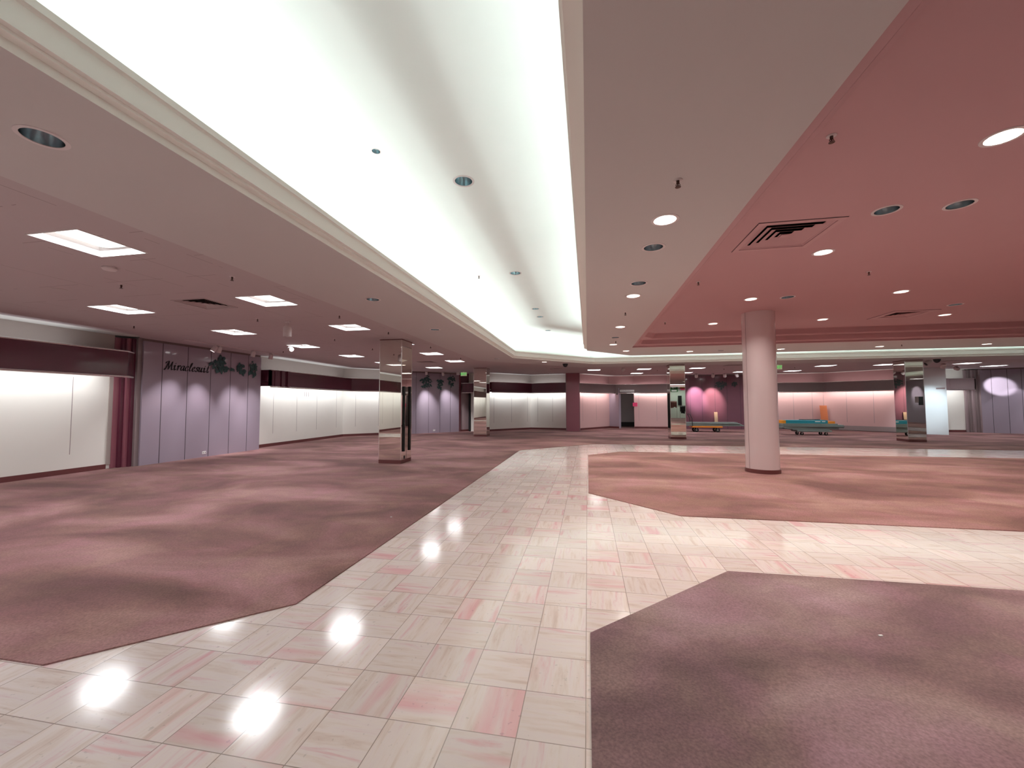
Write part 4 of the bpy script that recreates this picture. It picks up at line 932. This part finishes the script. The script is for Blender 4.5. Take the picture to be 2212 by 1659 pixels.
# ------------------------------------------------------------------ carts and lumber
def cart(loc, rz, L, W, deck_z, m_deck, label, handle=True):
    t = thing('platform_cart', label, 'cart', loc, None, rz)
    b = MB(); b.box(-L / 2, L / 2, -W / 2, W / 2, deck_z - 0.08, deck_z - 0.002, m_deck); b.build('deck', t, local=True, bevel=0.015)
    for sx in (-1, 1):
        for sy in (-1, 1):
            cx, cy_ = sx * (L / 2 - 0.22), sy * (W / 2 - 0.08); r = (deck_z - 0.09) / 2
            b = MB(); mt = Matrix.Rotation(PI / 2, 3, 'X') @ Matrix.Identity(3)
            b.lathe([(r * 0.45, -0.022), (r, -0.02), (r, 0.02), (r * 0.45, 0.022)], 'rubber', 24, c=(cx, cy_, r), mtx=mt, cap0=True, cap1=True)
            wh = b.build('wheel', t, local=True, smooth=True)
            b = MB(); b.lathe([(r * 0.42, -0.026), (r * 0.42, 0.026)], 'steel', 16, c=(cx, cy_, r), mtx=mt, cap0=True, cap1=True)
            b.box(cx - 0.012, cx + 0.018, cy_ - 0.034, cy_ - 0.028, r * 0.8, deck_z - 0.075, 'steel'); b.box(cx - 0.012, cx + 0.018, cy_ + 0.028, cy_ + 0.034, r * 0.8, deck_z - 0.075, 'steel')
            b.box(cx - 0.05, cx + 0.05, cy_ - 0.04, cy_ + 0.04, deck_z - 0.088, deck_z - 0.078, 'steel')
            o = b.build('caster_fork', wh, local=True)
    if handle:
        b = MB(); x = -L / 2 + 0.03; y = W / 2 - 0.05
        b.tube([(x, -y, deck_z - 0.02), (x - 0.02, -y, 0.7), (x - 0.10, -y, 0.88), (x - 0.13, -y + 0.06, 0.93), (x - 0.13, y - 0.06, 0.93), (x - 0.10, y, 0.88), (x - 0.02, y, 0.7), (x, y, deck_z - 0.02)], 0.016, 'black', 10)
        b.tube([(x - 0.01, -y, 0.55), (x - 0.01, y, 0.55)], 0.012, 'black', 8); b.build('handle', t, local=True, smooth=True)
    return t
cart((5.98, 22.5, 0.009), 0, 1.45, 0.62, 0.31, 'orange', 'orange flat platform cart with black handle before the plum wall')
cart((10.12, 21.0, 0.009), 0, 1.42, 0.60, 0.235, 'plank', 'low flat cart with grey deck under the taller lumber stack right of the round column', handle=False)
def plank(x0, x1, y, w_, z, h, rz, droop, label, m='plank', grp='planks on the carts'):
    L = x1 - x0; b = MB()
    n = 6; vs = []
    for i in range(n + 1):
        s = i / n; dz = -droop * s * s
        vs += [(L * s, -w_ / 2, dz), (L * s, w_ / 2, dz), (L * s, w_ / 2, h + dz), (L * s, -w_ / 2, h + dz)]
    fs = [(0, 3, 2, 1), (4 * n, 4 * n + 1, 4 * n + 2, 4 * n + 3)]
    for i in range(n):
        for k in range(4): fs.append((4 * i + k, 4 * i + (k + 1) % 4, 4 * i + 4 + (k + 1) % 4, 4 * i + 4 + k))
    b.add(vs, fs, m); o = b.build('plank', bevel=0.003); o.location = (x0, y, z); o.rotation_euler.z = rz
    return tag(o, label, 'plank', grp)
LV = ['bottom', 'second', 'third', 'fourth', 'fifth', 'sixth', 'top']
for k in range(4):
    plank(4.95 + 0.05 * random.random(), 7.75 - 0.1 * k, 22.5, 0.5, 0.322 + 0.047 * k, 0.044, 0.02 * (k % 2), 0.0, f'wide grey green board on the orange cart, {("lowest", "second lowest", "second highest", "top")[k]} of its stack')
zz = 0.247
for k in range(6):
    plank(8.78 + 0.12 * random.random() + (0.45 if k == 0 else 0), 11.05 + 0.07 * random.random() + (0.25 if k in (2, 3, 4) else 0) - (0.35 if k == 0 else 0), 21.0, 0.56, zz, 0.046, 0.012 * ((k % 3) - 1), 0.0,
          f'long grey green board on the low cart, {("lowest", "second from below", "third from below", "third from the top", "second from the top", "topmost")[k]} of its stack')
    zz += 0.0495
t = thing('carton', 'long flat teal carton lying on the lumber stack of the low cart', 'carton', (9.9, 21.0, zz))
b = MB(); b.box(9.0, 10.72, 20.8, 21.2, zz, zz + 0.15, 'teal'); b.build('box_body', t, bevel=0.004)
b = MB(); b.box(10.2, 10.42, 20.797, 20.80, zz + 0.07, zz + 0.11, 'paper'); b.box(10.48, 10.62, 20.797, 20.80, zz + 0.07, zz + 0.11, 'paper'); b.build('print_label', t)
b = MB(); b.box(8.86, 8.995, 20.8, 21.2, zz, zz + 0.14, 'orangesign'); tag(b.build('carton'), 'small orange and red carton at the left end of the teal carton', 'carton')
b = MB(); b.box(10.73, 11.02, 20.82, 21.15, zz, zz + 0.10, 'orange'); tag(b.build('carton'), 'small orange box at the right end of the teal carton', 'carton')
b = MB(); b.prism([(9.65, 20.95), (9.85, 20.82), (10.22, 20.86), (10.05, 21.05)], zz + 0.152, zz + 0.158, 'paper'); tag(b.build('paper_sheet'), 'white paper sheet lying on the teal carton', 'paper')
b = MB(); b.prism([(9.62, 20.98), (9.75, 20.88), (10.5, 21.0), (10.3, 21.12)], zz + 0.158, zz + 0.185, 'blackm'); tag(b.build('folded_bag'), 'dark folded bag beside the white paper on the teal carton', 'bag')
def leaning(x0, x1, y_base, y_top, h, th, m, label, name='board'):
    b = MB(); b.add([(x0, y_base, 0.009), (x1, y_base, 0.009), (x1, y_top, h), (x0, y_top, h), (x0, y_base + th, 0.009), (x1, y_base + th, 0.009), (x1, y_top + th, h), (x0, y_top + th, h)],
                    [(0, 1, 2, 3), (4, 7, 6, 5), (0, 4, 5, 1), (3, 2, 6, 7), (0, 3, 7, 4), (1, 5, 6, 2)], m); return tag(b.build(name), label, 'board')
leaning(12.62, 12.96, 25.02, 25.20, 1.34, 0.03, 'orangeb', 'orange board leaning upright against the pink wall behind the low cart')
leaning(7.10, 7.28, 24.84, 24.95, 0.98, 0.03, 'pine', 'pale wooden board leaning upright against the plum wall behind the orange cart')
# little litter on the floor
for x, y, lb in ((1.80, 3.02, 'tiny scrap of white paper on the near right carpet'), (-2.55, 5.0, 'tiny white crumb on the left carpet near the aisle')):
    b = MB(); b.prism([(x, y), (x + 0.022, y + 0.006), (x + 0.018, y + 0.014), (x - 0.004, y + 0.01)], 0.009, 0.015, 'paper'); tag(b.build('paper_scrap'), lb, 'scrap')

# ------------------------------------------------------------------ shop seen in the far mirror
def rack(x, y, cloth, label, h=1.25):
    t = thing('garment_rack', label, 'clothes rack', (x, y, 0.009), 'clothes racks behind the camera')
    b = MB()
    for sx in (-0.45, 0.45): b.tube([(sx, 0, 0.03), (sx, 0, h)], 0.014, 'chrome', 8); b.tube([(sx, -0.22, 0.02), (sx, 0.22, 0.02)], 0.014, 'chrome', 8)
    b.tube([(-0.47, 0, h), (0.47, 0, h)], 0.014, 'chrome', 8); b.build('rail', t, local=True, smooth=True)
    for k in range(9):
        xx = -0.38 + k * 0.095; b = MB(); ww = random.uniform(0.16, 0.22); ln = random.uniform(0.55, 0.8)
        b.add([(xx - .02, -0.03, h - .02), (xx + .02, -0.03, h - .02), (xx + .02, 0.03, h - .02), (xx - .02, 0.03, h - .02), (xx - .03, -ww, h - .12), (xx + .03, -ww, h - .12), (xx + .03, ww, h - .12), (xx - .03, ww, h - .12),
               (xx - .035, -ww * 1.1, h - ln), (xx + .035, -ww * 1.1, h - ln), (xx + .035, ww * 1.1, h - ln), (xx - .035, ww * 1.1, h - ln)],
              [(0, 1, 2, 3), (8, 11, 10, 9)] + [(4 * j + i, 4 * j + (i + 1) % 4, 4 * j + 4 + (i + 1) % 4, 4 * j + 4 + i) for j in (0, 1) for i in range(4)], cloth)
        b.build('garment', t, local=True)
rack(9.25, -6.2, 'cloth_d', 'rack of black clothes seen in the far middle mirror column')
rack(8.15, -6.6, 'cloth_r', 'rack of brown red clothes at the left in the far middle mirror column', 1.7)
rack(10.4, -6.0, 'cloth_d', 'rack of black clothes at the right edge in the far middle mirror column')
t = thing('wall_sign', 'green and white shop sign seen in the middle mirror column', 'sign', (8.6, -7.7, 2.75))
b = MB(); b.box(8.25, 8.95, -7.74, -7.7, 2.65, 3.35, 'greensign'); b.box(8.35, 8.85, -7.70, -7.695, 2.68, 2.85, 'paper'); b.build('sign_plate', t)
text_obj('80', 0.42, 'paper', 'lettering', t, (0, 0.02, 0.35), (PI / 2, 0, PI), 0.004, bold=0.01)
b = MB(); b.box(9.15, 9.75, -7.74, -7.7, 3.0, 3.3, 'orangesign'); b.box(9.2, 9.65, -7.70, -7.69, 2.82, 2.98, 'hotpink'); tag(b.build('wall_sign'), 'orange and pink shop sign seen in the middle mirror column', 'sign')
b = MB(); b.box(8.95, 9.3, -7.74, -7.68, 1.3, 2.25, 'black'); tag(b.build('poster'), 'black poster seen in the far middle mirror column', 'poster')
area('shop_area_light', None, (9.0, -6.4, 3.3), 3.0, 1.0, 60, COOL)  # bare area light without a fixture, over the mirrored racks
